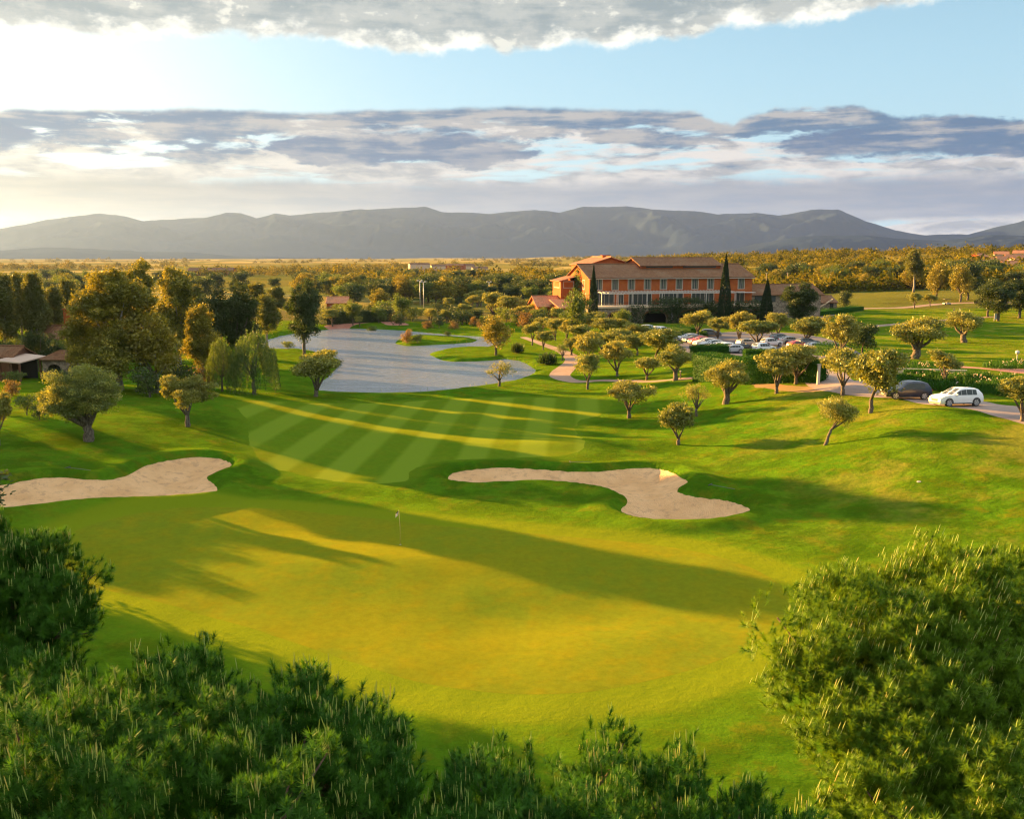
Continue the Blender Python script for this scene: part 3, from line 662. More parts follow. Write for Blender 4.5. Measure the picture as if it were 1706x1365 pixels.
POP = [make_tree('poplar_tree', seed=35, H=16, cw=5, cz=(0.16, 1.0), ncl=40, clr=0.26, nleaf=13000, leaf=(0.32, 0.2), mat='poplar', bark='palebark', th=7, tr=0.22, tips=5, shell=0.4, top_pow=1.6),
       make_tree('poplar_tree', seed=36, H=16, cw=6.5, cz=(0.22, 1.0), ncl=36, clr=0.24, nleaf=13000, leaf=(0.32, 0.2), mat='poplar', bark='palebark', th=8, tr=0.22, tips=5, shell=0.4, top_pow=2.0)]
BUSH = [make_tree('round_bush', seed=41, H=2, cw=2.6, cz=(0.0, 1.0), ncl=14, clr=0.42, nleaf=1500, leaf=(0.17, 0.09), mat='oak', th=0.3, tr=0.08, tips=3, shell=0.6),
        make_tree('round_bush', seed=42, H=2, cw=2.6, cz=(0.0, 1.0), ncl=14, clr=0.42, nleaf=1500, leaf=(0.17, 0.09), mat='greenleaf', th=0.3, tr=0.08, tips=3, shell=0.6),
        make_tree('round_bush', seed=43, H=2, cw=2.6, cz=(0.0, 1.0), ncl=14, clr=0.42, nleaf=1500, leaf=(0.17, 0.09), mat='bush_brown', th=0.3, tr=0.08, tips=3, shell=0.6)]
def willow(seed):
    r = np.random.default_rng(seed); root = empty('willow_tree'); H, W = 8.5, 6.5
    n = 260; az_ = r.uniform(0, 6.28, n); rad = W / 2 * r.random(n) ** 0.6
    top = np.stack([np.cos(az_) * rad, np.sin(az_) * rad, H * (0.98 - 0.42 * (rad / (W / 2)) ** 2) + r.normal(0, 0.25, n)], 1)
    P = []; A = []; lv = []
    for k in range(n):
        L = min(top[k, 2] - 0.4, r.uniform(2.0, 6.0)); m = int(L * 13)
        t = r.random(m); q = top[k] + np.stack([np.cos(az_[k]) * t * 0.5, np.sin(az_[k]) * t * 0.5, -t * L], 1) + r.normal(0, 0.10, (m, 3))
        P.append(q); a = unit(m, r) * 0.5 + np.array([0, 0, -1.0]); A.append(a / np.linalg.norm(a, axis=1, keepdims=True)); lv.append(np.full(m, r.random()) * 0.6 + r.random(m) * 0.4)
    P = np.concatenate(P); V, Fc = leaf_quads(P, 0.34, 0.07, np.concatenate(A), r)
    mb = MB(); limbs(mb, (0, 0, -0.2), [Vector(top[i]) - Vector((0, 0, .3)) for i in range(7)], 0.26, r, 8, trunk=(0.1, 0, 2.2)); mb.build('trunk', M['bark'], root, smooth=True)
    mesh('crown', V, Fc, M['willow'], root, attrs={'lv': ('FACE', np.concatenate(lv))})
    root['_h'] = H; root['_w'] = W; root.location = STORE; return root
WIL = willow(51)
def cypress(seed):
    r = np.random.default_rng(seed); root = empty('cypress_tree'); H, W, n = 16.0, 3.2, 9000
    t = r.random(n) ** 0.85; rad = (W / 2) * np.minimum(1, (t + 0.05) * 9) * np.where(t < 0.25, 1, 1 - ((t - 0.25) / 0.75) ** 1.5) * (0.88 + 0.2 * r.random(n)); a = r.uniform(0, 6.28, n)
    rad = rad * (1 + 0.10 * np.sin(a * 5 + t * 14))
    P = np.stack([np.cos(a) * rad, np.sin(a) * rad, 0.3 + t * (H - 0.4)], 1); A = np.stack([np.cos(a) * 0.3, np.sin(a) * 0.3, np.ones(n)], 1) + r.normal(0, 0.25, (n, 3)); A /= np.linalg.norm(A, axis=1, keepdims=True)
    V, Fc = leaf_quads(P, 0.5, 0.16, A, r)
    mesh('crown', V, Fc, M['cypress'], root, attrs={'lv': ('FACE', r.random(n))})
    MB().tube([(0, 0, -0.3), (0, 0, 1.5), (0, 0, H * 0.9)], [0.3, 0.22, 0.04], 8).build('trunk', M['bark'], root, smooth=True)
    root['_h'] = H; root['_w'] = W; root.location = STORE; return root
CYP = cypress(52)
def spiky(seed):
    r = np.random.default_rng(seed); root = empty('spiky_shrub'); n = 520; az_ = r.uniform(0, 6.28, n); ele = r.uniform(0.15, 1.5, n); L = r.uniform(0.8, 1.35, n)
    c = r.normal(0, 0.28, (n, 2)); V = []; 
    for k in range(n):
        d = np.array([math.cos(az_[k]) * math.cos(ele[k]), math.sin(az_[k]) * math.cos(ele[k]), math.sin(ele[k])]); s = np.array([-math.sin(az_[k]), math.cos(az_[k]), 0]) * 0.035
        b = np.array([c[k, 0], c[k, 1], 0.1]); m = b + d * L[k] * 0.6; e = b + d * L[k] - np.array([0, 0, 0.22 * L[k] * math.cos(ele[k])])
        V += [b - s, b + s, m + s, m - s, m - s, m + s, e + s * 0.1, e - s * 0.1]
    mesh('leaves', np.array(V), np.arange(8 * n).reshape(-1, 4), M['oak'], root, attrs={'lv': ('FACE', np.repeat(r.random(n), 2))})
    MB().tube([(0, 0, -0.2), (0, 0, 0.35)], [0.3, 0.2], 8).build('trunk', M['bark'], root, smooth=True)
    root['_h'] = 1.4; root['_w'] = 2.5; root.location = STORE; return root
SPK = spiky(53)
def palm(seed):
    r = np.random.default_rng(seed); root = empty('palm_tree'); H = 6.0
    MB().tube([(0, 0, -0.2), (0.05, 0, 2), (0.1, 0.05, 4), (0.1, 0, 5.0)], [0.24, 0.18, 0.16, 0.2], 10).build('trunk', M['bark'], root, smooth=True)
    V = []; lv = []
    for k in range(34):
        a = r.uniform(0, 6.28); e0 = r.uniform(-0.3, 1.3); L = 1.7; p = np.array([0.1, 0, 5.0]); x = e0
        for j in range(9):
            d = np.array([math.cos(a) * math.cos(x), math.sin(a) * math.cos(x), math.sin(x)]); q = p + d * L / 9; x -= 0.2
            s = np.array([-math.sin(a), math.cos(a), -0.35]); w = 0.42 * math.sin(math.pi * (j + 1.2) / 10.5)
            V += [p, p + d * 0.05, q + s * w, q + s * w * 0.9 + d * 0.05, p, p + d * 0.05, q - s * w * [1, 1, -1], q - s * w * [1, 1, -1] * 0.9 + d * 0.05]; lv += [r.random()] * 2; p = q
    mesh('fronds', np.array(V), np.arange(len(V)).reshape(-1, 4), M['greenleaf'], root, attrs={'lv': ('FACE', lv)})
    root['_h'] = H; root['_w'] = 3.2; root.location = STORE; return root
PALM = palm(54)

# ---------------------------------------------------------------- foreground pines: shoots of long needles with upright spring candles
def shoot_templates(k, n, L, w, stem, r, droop=0.0):
    out = []
    for _ in range(k):
        t = r.random(n) ** 0.8; base = np.stack([np.zeros(n), np.zeros(n), t * stem], 1)
        a = r.uniform(0, 6.28, n); e = -0.15 + 1.2 * t + r.normal(0, 0.25, n)
        d = np.stack([np.cos(a) * np.cos(e), np.sin(a) * np.cos(e), np.sin(e)], 1); Ln = (L * r.uniform(0.75, 1.15, n))[:, None]
        s = np.stack([-np.sin(a), np.cos(a), np.zeros(n)], 1) * w
        tip = base + d * Ln - np.array([0, 0, droop]) * Ln
        out.append(np.stack([base - s, base + s, tip], 1))      # n,3,3
    return out
def pine(name, seed, clusters, nshoot, label, needle='needle', cand=0.6, foot=None, L=0.15, w=0.0065, nn=62, up=0.5, candle_len=(0.10, 0.30), wind=(0, 0), limb_n=40, solid=0.36):
    """clusters: list of (cx, cy, cz, rx, ry, rz) crown masses in world metres"""
    r = np.random.default_rng(seed); C = np.array([c[:3] for c in clusters], float); Rr = np.array([c[3:] for c in clusters], float)
    foot = foot or (C[:, 0].mean(), C[:, 1].mean()); fz = Hh(*foot); root = empty(name, (foot[0], foot[1], fz), 0, label, 'pine tree', 'pines in front of the green'); O = np.array([foot[0], foot[1], fz])
    # branch ends (tufty sprays) over each mass
    vol = Rr.prod(1) ** (2 / 3); nb = nshoot // 5; idx = r.choice(len(C), nb, p=vol / vol.sum()); d = unit(nb, r); d[:, 2] = np.where(r.random(nb) < 0.62, np.abs(d[:, 2]), d[:, 2])
    rr = r.uniform(0.55, 1.08, (nb, 1)) ** 0.6; B = C[idx] + d * Rr[idx] * rr
    D = d / Rr[idx]; D /= np.linalg.norm(D, axis=1, keepdims=True)
    bump = vnoise(B[:, 0] * 1.6, B[:, 1] * 1.6 + B[:, 2] * 1.1, seed); B += D * ((bump - 0.5) * 0.9)[:, None]
    keep = (bump > solid) | (r.random(nb) < 0.25); B, D, d, rr, idx = B[keep], D[keep], d[keep], rr[keep], idx[keep]; nb = len(B)
    bi = np.repeat(np.arange(nb), 5); ns = len(bi); P = B[bi] + r.normal(0, 0.12, (ns, 3)); A = D[bi] * (1 - up) + np.array([wind[0], wind[1], 1.0]) * up + r.normal(0, 0.22, (ns, 3)); A /= np.linalg.norm(A, axis=1, keepdims=True)
    T = shoot_templates(8, nn, L, w, 0.16, r)
    ax = np.cross(A, unit(ns, r)); ax /= np.linalg.norm(ax, axis=1, keepdims=True); ay = np.cross(A, ax)
    Mx = np.stack([ax, ay, A], 1)                        # rows
    sc = r.uniform(0.75, 1.25, ns); ti = r.integers(0, 8, ns); V = np.empty((ns, nn, 3, 3), np.float32)
    for k in range(8):
        m = ti == k; V[m] = np.einsum('nvc,scd->snvd', T[k].reshape(nn, 3, 3).reshape(-1, 3, 3), Mx[m]) * sc[m][:, None, None, None] + P[m][:, None, None, :]
    V = V.reshape(-1, 3) - O; lv = np.repeat(np.clip(r.random(nb)[bi] * 0.6 + r.random(ns) * 0.4, 0, 1), nn) * 0.8 + r.random(ns * nn) * 0.2
    o = mesh('crown', V, np.arange(len(V)).reshape(-1, 3), M[needle], root, attrs={'lv': ('FACE', lv)}); o.location = (0, 0, 0)
    # candles on upward outer shoots
    okc = (d[bi][:, 2] > -0.1) & (rr[bi][:, 0] > 0.8) & (r.random(ns) < 0.55) & (r.random(nb) < cand)[bi]; Pc = P[okc] + A[okc] * 0.12; VV = []; FF = []; lvc = []
    for p, a in zip(Pc, A[okc]):
        for _ in range(r.integers(1, 4)):
            q = p + r.normal(0, 0.04, 3); ln = r.uniform(*candle_len); dd = np.array([wind[0], wind[1], 1]) + r.normal(0, 0.10, 3); dd /= np.linalg.norm(dd); u = np.array([1, 0, 0]) - dd * dd[0]; u /= np.linalg.norm(u); vv = np.cross(dd, u); b = len(VV)
            for z_, rd in ((0, 0.007), (ln * 0.7, 0.009), (ln, 0.003)):
                for th in (0, 2.09, 4.19): VV.append(q + dd * z_ + (u * math.cos(th) + vv * math.sin(th)) * rd)
            for z_ in (0, 3):
                for th in range(3): FF.append((b + z_ + th, b + z_ + (th + 1) % 3, b + z_ + 3 + (th + 1) % 3, b + z_ + 3 + th))
            lvc += [r.random()] * 6
    if VV: tag(mesh('new_shoots', np.array(VV) - O, np.array(FF), M['candle'], root, attrs={'lv': ('FACE', lvc)}), kind='stuff')
    mb = MB(); tops = C.copy()
    mt = Vector((C[:, 0].mean() - O[0], C[:, 1].mean() - O[1], C[:, 2].min() - O[2])); mb.tube([(0, 0, -0.3), mt * 0.3, mt * 0.7, mt], [0.24, 0.2, 0.16, 0.13], 10)
    for c in tops:
        cv = Vector(c - O); m1 = mt.lerp(cv, 0.5) + Vector((0, 0, -0.3)); q_ = min(1.0, Rr[len(mb.v) * 0 + int(np.argmin(np.abs(C - c).sum(1)))][0] / 0.9); mb.tube([mt, m1, cv], [0.12 * q_, 0.085 * q_, 0.06 * q_], 7)
    for i in r.choice(nb, min(limb_n, nb), replace=False):
        c = Vector(C[idx[i]] - O); e = Vector(B[i] - O); mb.tube([c, c.lerp(e, 0.5) + Vector((0, 0, -0.15)), e], [0.045, 0.03, 0.012], 5)
    mb.build('trunk', M['pinebark'], root, smooth=True)
    return root

# ---------------------------------------------------------------- foreground pines
def cen(px, py, y):        # world point at forward distance y seen at a pixel
    dx = (px - 853) / F; dy = (py - 682.5) / F
    d = np.array([dx, math.cos(PITCH) - dy * math.sin(PITCH), -math.sin(PITCH) - dy * math.cos(PITCH)]); t = y / d[1]
    return (d[0] * t, d[1] * t, CAMZ + d[2] * t)
def mass(px, py, y, rx, ry, rz): return (*cen(px, py, y), rx, ry, rz)
pine('pine_tree', 61, [mass(20, 1000, 21, 1.25, 1.2, 1.1), mass(-40, 1100, 20.5, 1.6, 1.4, 1.3), mass(85, 985, 21, 0.75, 0.7, 0.85), mass(-90, 950, 22, 1.4, 1.4, 1.3), mass(60, 1160, 19.5, 1.3, 1.2, 0.9), mass(70, 930, 21.3, 0.55, 0.6, 0.5), mass(110, 1040, 20.6, 0.6, 0.7, 0.8), mass(0, 940, 21.5, 0.9, 0.9, 0.7)], 5200,
     'tall dark pine cut off by the left edge beside the green', cand=0.5, solid=0.15)
pine('pine_tree', 62, [mass(60, 1330, 14.5, 1.7, 1.6, 1.5), mass(250, 1260, 15.5, 1.6, 1.6, 1.3), mass(120, 1250, 16.5, 1.7, 1.4, 1.1), mass(330, 1190, 17.3, 1.0, 1.0, 0.9), mass(190, 1420, 13.2, 1.8, 1.6, 1.3), mass(420, 1420, 13.2, 1.6, 1.5, 1.2), mass(395, 1300, 15, 1.2, 1.3, 1.1)], 6500,
     'broad shaded pine with pale candle shoots filling the bottom left corner', cand=0.62)
pine('pine_tree', 63, [mass(500, 1230, 16.8, 1.05, 1.0, 1.0), mass(575, 1265, 16.8, 0.85, 0.9, 1.1), mass(480, 1320, 15.2, 1.1, 1.1, 1.2), mass(610, 1360, 15.2, 0.9, 1.1, 1.1), mass(520, 1170, 17, 0.5, 0.5, 0.45), mass(660, 1420, 14.5, 0.8, 0.9, 1.1)], 2900,
     'shaded pine with thin gaps between the broad corner pine and the low middle pine', cand=0.5)
pine('pine_tree', 64, [mass(830, 1350, 16.0, 1.1, 1.1, 0.85), mass(980, 1330, 16.6, 1.1, 1.1, 0.8), mass(1110, 1360, 16.4, 1.0, 1.0, 0.85), mass(1000, 1430, 15, 1.7, 1.2, 1.0), mass(1230, 1390, 15.8, 0.7, 0.8, 0.75), mass(760, 1440, 14.8, 0.9, 0.9, 0.9), mass(998, 1245, 17.2, 0.13, 0.13, 0.42), mass(900, 1390, 16, 1.4, 1.2, 0.9), mass(1130, 1410, 16, 1.4, 1.2, 0.9), mass(1290, 1420, 16, 0.8, 0.8, 0.7)], 4200,
     'low pine with sunlit tips at the bottom middle below the green', cand=0.55, needle='needle')
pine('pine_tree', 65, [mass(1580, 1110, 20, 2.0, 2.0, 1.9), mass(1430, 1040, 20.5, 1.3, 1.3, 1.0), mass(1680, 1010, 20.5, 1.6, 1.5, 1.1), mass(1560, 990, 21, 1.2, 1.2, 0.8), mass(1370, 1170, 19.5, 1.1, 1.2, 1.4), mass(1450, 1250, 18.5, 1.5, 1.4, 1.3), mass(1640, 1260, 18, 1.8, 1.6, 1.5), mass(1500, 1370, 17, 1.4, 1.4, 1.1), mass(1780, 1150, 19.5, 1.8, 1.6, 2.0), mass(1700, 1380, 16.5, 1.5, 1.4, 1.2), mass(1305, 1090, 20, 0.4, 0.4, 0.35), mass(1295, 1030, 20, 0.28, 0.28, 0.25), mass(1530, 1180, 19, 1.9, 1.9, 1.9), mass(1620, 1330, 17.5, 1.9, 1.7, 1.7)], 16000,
     'large round pine lit from the side at the bottom right', cand=0.5, needle='needle_lit', wind=(0.28, 0), limb_n=50, solid=0.2)
# out of the frame: the tall trees whose shadows cross the green
for i, (x, y, h, w) in enumerate([(-32, 48, 7, 11), (-36, 40, 13, 10), (-28, 31, 12, 9), (-22, 21, 13, 8), (-30, 22, 14, 9), (-58, 96, 14, 7), (-73, 124, 17, 11), (-86, 140, 18, 12)]):
    pr = DARKTREE; z = Hh(x, y)
    put(pr, (x, y, z), i * 1.3, w / pr['_w'], h / pr['_h'], 'evergreen tree standing off to the side of the green, casting its shadow', 'tree', 'trees beside the green out of the picture')

for i, (x, y, h, w) in enumerate([(-32, 51, 5, 7), (-29.5, 44, 6, 8), (-27, 37, 7, 8), (-24, 30, 7, 7), (-44, 68, 3.8, 6), (-47, 76, 4.2, 6), (-54, 85, 5, 6), (-20, 25, 8, 6)]):
    pr = OAK[i % 2]; put(pr, (x, y, Hh(x, y) - .5), i * 2.1, w / pr['_w'], h / pr['_h'], 'low evergreen tree standing off to the side of the green, casting its shadow', 'tree', 'low trees beside the green out of the picture')
# ---------------------------------------------------------------- olives of the course
OLV = [(OL_BIG, 148, 735, 600, 165, 'largest olive tree, thick forked trunk, above the left bunker'),
 (OL_MID, 313, 711, 612, 98, 'olive tree on the lawn behind the left bunker, lit tips'),
 (OL_MID, -2, 742, 640, 62, 'olive tree cut off by the left edge beside the bushes'),
 (OL[0], 525, 661, 585, 84, 'grey unlit olive tree on the near bank of the pond'),
 (OL_SPARSE, 832, 644, 600, 44, 'thin sparse olive tree standing against the pond water'),
 (OL[1], 1048, 697, 626, 66, 'dull olive tree with forked trunk on the lawn behind the long bunker'),
 (OL_SPARSE, 1160, 694, 628, 44, 'small dull olive tree beside a split broken trunk'),
 (OL[3], 1130, 741, 666, 62, 'dull olive tree with slim straight trunk, lowest on the lawn behind the long bunker'),
 (OL[2], 979, 649, 590, 48, 'olive tree at the bend of the gravel path'),
 (OL[1], 1028, 627, 565, 58, 'tall golden olive tree inside the loop of the path'),
 (OL[0], 978, 612, 557, 52, 'golden olive tree beside the gravel path, above the path bend'),
 (OL[3], 1078, 633, 594, 50, 'low golden olive tree whose trunk is hidden behind a grey olive'),
 (OL_FAT, 1125, 634, 580, 46, 'golden olive tree with dark bulging trunk left of the tall hedge'),
 (OL[2], 1093, 602, 546, 70, 'wide golden olive tree at the corner of the car park'),
 (OL_SPARSE, 937, 601, 571, 22, 'tiny bare-branched olive tree beside the path near the spiky shrubs'),
 (OL[3], 887, 576, 538, 30, 'small olive tree right of the russet tree at the pond end'),
 (OL[1], 925, 567, 531, 32, 'small golden olive tree above the start of the path'), (OL[0], 943, 572, 533, 28, 'slim golden olive tree just above the path start, second of a pair'),
 (OL[2], 965, 574, 540, 44, 'flat-topped golden olive tree in the grove above the path'), (OL[0], 1034, 590, 546, 56, 'flat-topped olive tree in the grove left of the car park'),
 (OL[3], 980, 556, 520, 50, 'olive tree of the grove below the slim cypress'), (OL[1], 1006, 562, 531, 44, 'round olive tree in the grove below the terrace'), (OL[2], 1035, 562, 533, 42, 'olive tree beside the low clipped hedge'),
 (OL_FAT, 1210, 673, 603, 62, 'golden olive tree with forked trunk in front of the tall hedge'),
 (OL[0], 1293, 656, 588, 70, 'golden olive tree in front of the dark hedge, over the dirt track'), (OL[2], 1326, 640, 568, 70, 'golden olive tree rising over the dark hedge beside the gate'),
 (OL[1], 1404, 659, 573, 72, 'golden olive tree at the fork of the road'), (OL[0], 1450, 688, 570, 92, 'widest golden olive tree in front of the dark car'),
 (OL_LEAN, 1374, 742, 657, 66, 'dull olive tree with a leaning pale trunk on the right slope'),
 (OL[0], 1162, 563, 519, 50, 'golden olive tree in front of the arches'), (OL[3], 1196, 567, 528, 40, 'duller olive tree beside the parked cars row end'),
 (OL[1], 1232, 574, 521, 46, 'golden olive tree between the two rows of parked cars'), (OL[2], 1262, 580, 530, 60, 'golden olive tree with dark trunk in the car park'), (OL[0], 1296, 566, 519, 42, 'flat-topped olive tree at the back of the car park'),
 (OL[3], 1342, 576, 528, 62, 'golden olive tree at the far side of the car park'),
 (OL[0], 1398, 597, 522, 56, 'bright golden tree joined to a dark one at the car park exit'),
 (OL_FAT, 1525, 598, 535, 80, 'golden olive tree with very thick dark trunk by the lawn'), (OL_FAT, 1605, 571, 523, 56, 'golden olive tree in a soil ring on the lawn'),
 (OL[1], 1575, 642, 585, 54, 'golden olive tree in the flower bed behind the cars'), (OL[3], 1702, 702, 616, 80, 'olive tree beside the road cut off by the right edge'),
 (OL[0], 1002, 588, 553, 46, 'golden olive tree between the path and the flat-topped olives'), (OL[1], 1062, 592, 560, 40, 'small round olive tree above the low golden olive'), (OL[2], 952, 592, 563, 34, 'small olive tree right of the tiny bare-branched olive'), (OL[3], 1062, 574, 541, 44, 'olive tree between the rounded hedge and the wide golden olive'), (OL[1], 905, 583, 552, 30, 'little olive tree beside the upper path bend'), (OL[2], 1118, 596, 566, 36, 'olive tree at the near left corner of the car park'),
 (OL[3], 822, 531, 484, 38, 'golden round tree standing above the far bank'), (OL[0], 852, 533, 491, 46, 'golden flat-topped tree above the end of the pond'), (OL[2], 872, 527, 500, 36, 'small golden tree among the shrubs above the pond end')]
for k_, (pr, bx, by, tp, w, lab) in enumerate(OLV): put_px((OL[(k_ * 5 + 3) % 7] if pr in OL else pr), bx, by, tp - (4 if by < 660 else 0), w * (1.18 if by < 700 else 1.05), lab, 'olive tree', 'olive trees round the course', rz=(0.0 if pr is OL_LEAN else None))

# ---------------------------------------------------------------- other individual trees
IND = [(GUM[0], 200, 650, 440, 215, 'huge golden-leaved tree towering left of the pond', 'tree'), (GUM[1], 300, 620, 436, 110, 'tall golden tree behind and right of the huge golden tree', 'tree'), (GUM[1], 243, 600, 424, 95, 'tallest golden tree top showing over the huge golden tree', 'tree'),
 (GUM[1], 150, 645, 500, 95, 'broad golden tree at the left foot of the huge golden tree', 'tree'), (FRESH[1], 262, 655, 520, 105, 'golden leafy tree at the right foot of the huge golden tree', 'tree'), (GUM[1], 338, 640, 500, 90, 'olive-gold tree between the tall golden tree and the willows', 'tree'), (FRESH[1], 185, 655, 560, 90, 'low golden tree in front of the huge golden tree', 'tree'),
 (DARKTREE, 395, 610, 470, 92, 'dark leafy tree behind the weeping willow', 'tree'), (DARKTREE, 352, 605, 492, 70, 'dark tree between the golden trees and the willow', 'tree'), (DARKTREE, 507, 592, 465, 72, 'dark slender tree on the pond bank, seen against the water', 'tree'), (POP[1], 445, 575, 480, 60, 'green tree behind the pond-side tree, left of the water', 'tree'),
 (WIL, 424, 657, 550, 78, 'weeping willow near the pond', 'willow'), (WIL, 370, 652, 562, 48, 'smaller weeping willow beside the larger willow', 'willow'),
 (FRESH[1], 826, 592, 525, 62, 'russet golden tree at the right end of the pond', 'tree'), (FRESH[0], 668, 541, 487, 38, 'yellow-green tree beside the paved bank path', 'tree'), (FRESH[0], 588, 541, 497, 34, 'small yellow-green tree at the far left bank of the pond', 'tree'),
 (FRESH[1], 636, 521, 480, 50, 'orange-brown tree behind the far bank hedge', 'tree'), (PALM, 618, 537, 505, 18, 'small palm tree by the paved bank', 'palm tree'),
 (FRESH[0], 960, 572, 478, 48, 'bright yellow-green tree at the corner of the clubhouse', 'tree'), (FRESH[0], 1036, 560, 511, 36, 'leafy tree in front of the first arch', 'tree'),
 (DARKTREE, 1328, 548, 470, 66, 'big dark round tree right of the clubhouse', 'tree'), (OAK[0], 1436, 592, 531, 52, 'dark half of the tree pair at the car park exit', 'tree'),
 (OAK[1], 1407, 517, 484, 24, 'small dark tree beside the low stone annex', 'tree'), (OL[0], 1523, 514, 484, 26, 'small dark tree on the lawn beyond the path', 'olive tree'), (OL[1], 1549, 511, 489, 24, 'second small dark tree on the lawn near the parked golf buggy', 'olive tree'),
 (POP[1], 1522, 487, 412, 48, 'tall green tree rising above the right-hand woods', 'tree'), (FRESH[1], 1560, 500, 436, 44, 'bright golden tree beside the tall green tree', 'tree'), (FRESH[1], 1600, 503, 440, 50, 'bright golden tree with bare pale stems', 'tree'), (OAK[0], 1612, 500, 427, 56, 'dark tree behind the bright golden trees', 'tree'),
 (DARKTREE, 1645, 528, 462, 50, 'dark shade tree on the right lawn, slim trunk', 'tree'), (DARKTREE, 1663, 535, 466, 64, 'dark shade tree with forked trunk beside the white sign', 'tree'), (DARKTREE, 1698, 530, 460, 64, 'dark shade tree at the right edge with slanting trunk', 'tree'),
 (CYP, 988, 545, 443, 15, 'slim dark cypress at the left end of the facade', 'cypress'), (CYP, 1206, 542, 425, 19, 'tall dark cypress before the right end of the facade', 'cypress'), (CYP, 1276, 541, 465, 19, 'shorter dark cypress by the low wing', 'cypress')]
for pr, bx, by, tp, w, lab, cat in IND: put_px(pr, bx, by, tp, w, lab, cat)
# wood at the left edge
for i, (x, by, tp, w) in enumerate([(12,600,452,46),(40,590,448,40),(66,598,450,44),(95,590,470,40),(118,585,462,40),(25,560,470,50),(80,560,478,46),(140,560,480,40),(-20,590,450,50),(-45,610,455,50),(160,575,476,34),(330,560,470,40),(430,548,470,44),(462,540,474,36)]):
    put_px(POP[i % 2], x, by, tp, w * 1.45, 'slender green tree of the dense left-edge stand, number %d counted from the edge' % (1 + sorted([12,40,66,95,118,25,80,140,-20,-45,160]).index(x)) if x < 170 else 'slender green tree of the stand behind the golden trees, %s of three' % {330: 'left', 430: 'middle', 462: 'right'}[x], 'tree', 'stand at the left edge' if x < 170 else 'stand behind the golden trees')
for i in range(15):
    bx = -45 + i * 15.5; put_px([OAK[0], OAK[1], FRESH[0]][i % 3], bx, 612 + (i * 7) % 26 - 16, 548 + (i * 5) % 17, 44, 'dense low tree filling the foot of the left-edge stand', 'tree', 'understorey of the left-edge stand')
# shrubs
SH = [(1,45,692,655,40,'dark bush under the big olive tree'),(0,66,700,668,30,'low dark bush left of the big olive tree'),(2,20,660,630,36,'brown bush below the wooden hut'),(0,100,640,612,46,'dark bush before the arched stone shed'),
 (1,24,640,618,40,'green bush at the foot of the wooden hut'),(0,300,655,600,60,'dark undergrowth bush below the huge golden tree'),(0,250,662,610,60,'dark bush at the foot of the huge golden tree'),(2,340,650,606,50,'brown bush left of the small willow'),
 (2,678,571,545,24,'golden bush on the far island'),(0,695,571,556,18,'dark bush beside the golden bush on the far island'),(2,712,548,533,24,'round brown bush on the far bank, left of two'),(2,757,549,534,24,'round brown bush on the far bank, right of two'),(0,746,561,551,14,'small black-green bush at the water edge'),
 (1,480,582,568,26,'reedy bush at the left end of the pond'),(1,545,598,580,30,'dark reedy bush on the point of the near bank'),(0,560,606,590,26,'low bush at the tip of the near bank')]
for k, bx, by, tp, w, lab in SH: put_px(BUSH[k], bx, by, tp, w, lab, 'bush')
for bx, by, tp, w, lab in [(912,607,584,44,'spiky shrub beside the gravel path'),(862,588,568,30,'spiky shrub at the right bank of the pond')]: put_px(SPK, bx, by, tp, w, lab, 'shrub')
rs = random.Random(5)
for i in range(34):       # shrubbery between the far bank and the club house
    bx = 552 + i * 10.5 + rs.uniform(-6, 6); by = 541 + rs.uniform(-12, 5) + (4 if bx > 700 else 0); h = rs.uniform(16, 34)
    put_px(rs.choice([BUSH[0], BUSH[1], BUSH[0], BUSH[1], BUSH[0], BUSH[2], OL[1]]), bx, by, by - h, h * rs.uniform(1.0, 1.4), 'bush of the thick shrubbery along the far bank of the pond', 'bush', 'shrubbery behind the pond')
for i in range(26):
    bx = rs.uniform(720, 940); by = rs.uniform(505, 540); h = rs.uniform(14, 34)
    put_px(rs.choice(BUSH[:2] + OAK[:1] + OL[:2]), bx, by, by - h, h * rs.uniform(0.9, 1.5), 'bush of the garden between the pond and the clubhouse', 'bush', 'garden shrubs beside the clubhouse')
# middle-distance trees
for i, (bx, by, tp) in enumerate([(868, 540, 506), (884, 536, 504), (900, 541, 510), (914, 536, 505), (930, 545, 508), (945, 552, 515), (905, 552, 525), (922, 558, 528)]):
    put_px([OL[i % 4], FRESH[0]][i % 3 == 2], bx, by, tp, 34, 'small golden-green tree screening the low wings of the clubhouse', 'tree', 'trees before the low wings')
KW = {OAK[0].name: 'dark evergreen tree', OAK[1].name: 'dark evergreen tree', FRESH[0].name: 'fresh green leafy tree', FRESH[1].name: 'golden leafy tree'}
nmid = 0
def clear(p):
    return not (12 < p.x < 100 and 225 < p.y < 300 and True)
while nmid < 235:
    px = (rs.uniform(-60, 980) if nmid < 95 else rs.uniform(545, 975)) if nmid < 185 else rs.uniform(1250, 1760)
    by = (rs.uniform(468, 512) if nmid < 95 else rs.uniform(486, 508)) if nmid < 185 else rs.uniform(462, 482)
    p = at(px, by)
    if not clear(p) or (430 < px < 560 and by > 500): continue
    if px < 980 and vnoise(p.x / 60, p.y / 60, 8) < 0.35 and by < 490: continue
    pr = rs.choice([OAK[0], OAK[1], OAK[0], OAK[1], OAK[0], FRESH[0], FRESH[0], FRESH[1]] if px < 1000 else [OAK[0], OAK[1], FRESH[0], FRESH[1]]) ; h = rs.uniform(6.5, 11); w = h * rs.uniform(0.8, 1.25)
    put(pr, (p.x, p.y, Hh(p.x, p.y)), rs.uniform(0, 6), w / pr['_w'], h / pr['_h'], KW[pr.name] + (' of the wood behind the pond and clubhouse' if px < 1000 else ' of the sunlit wood behind the right lawn'), 'tree', 'wood behind the pond' if px < 1000 else 'wood behind the right lawn'); nmid += 1
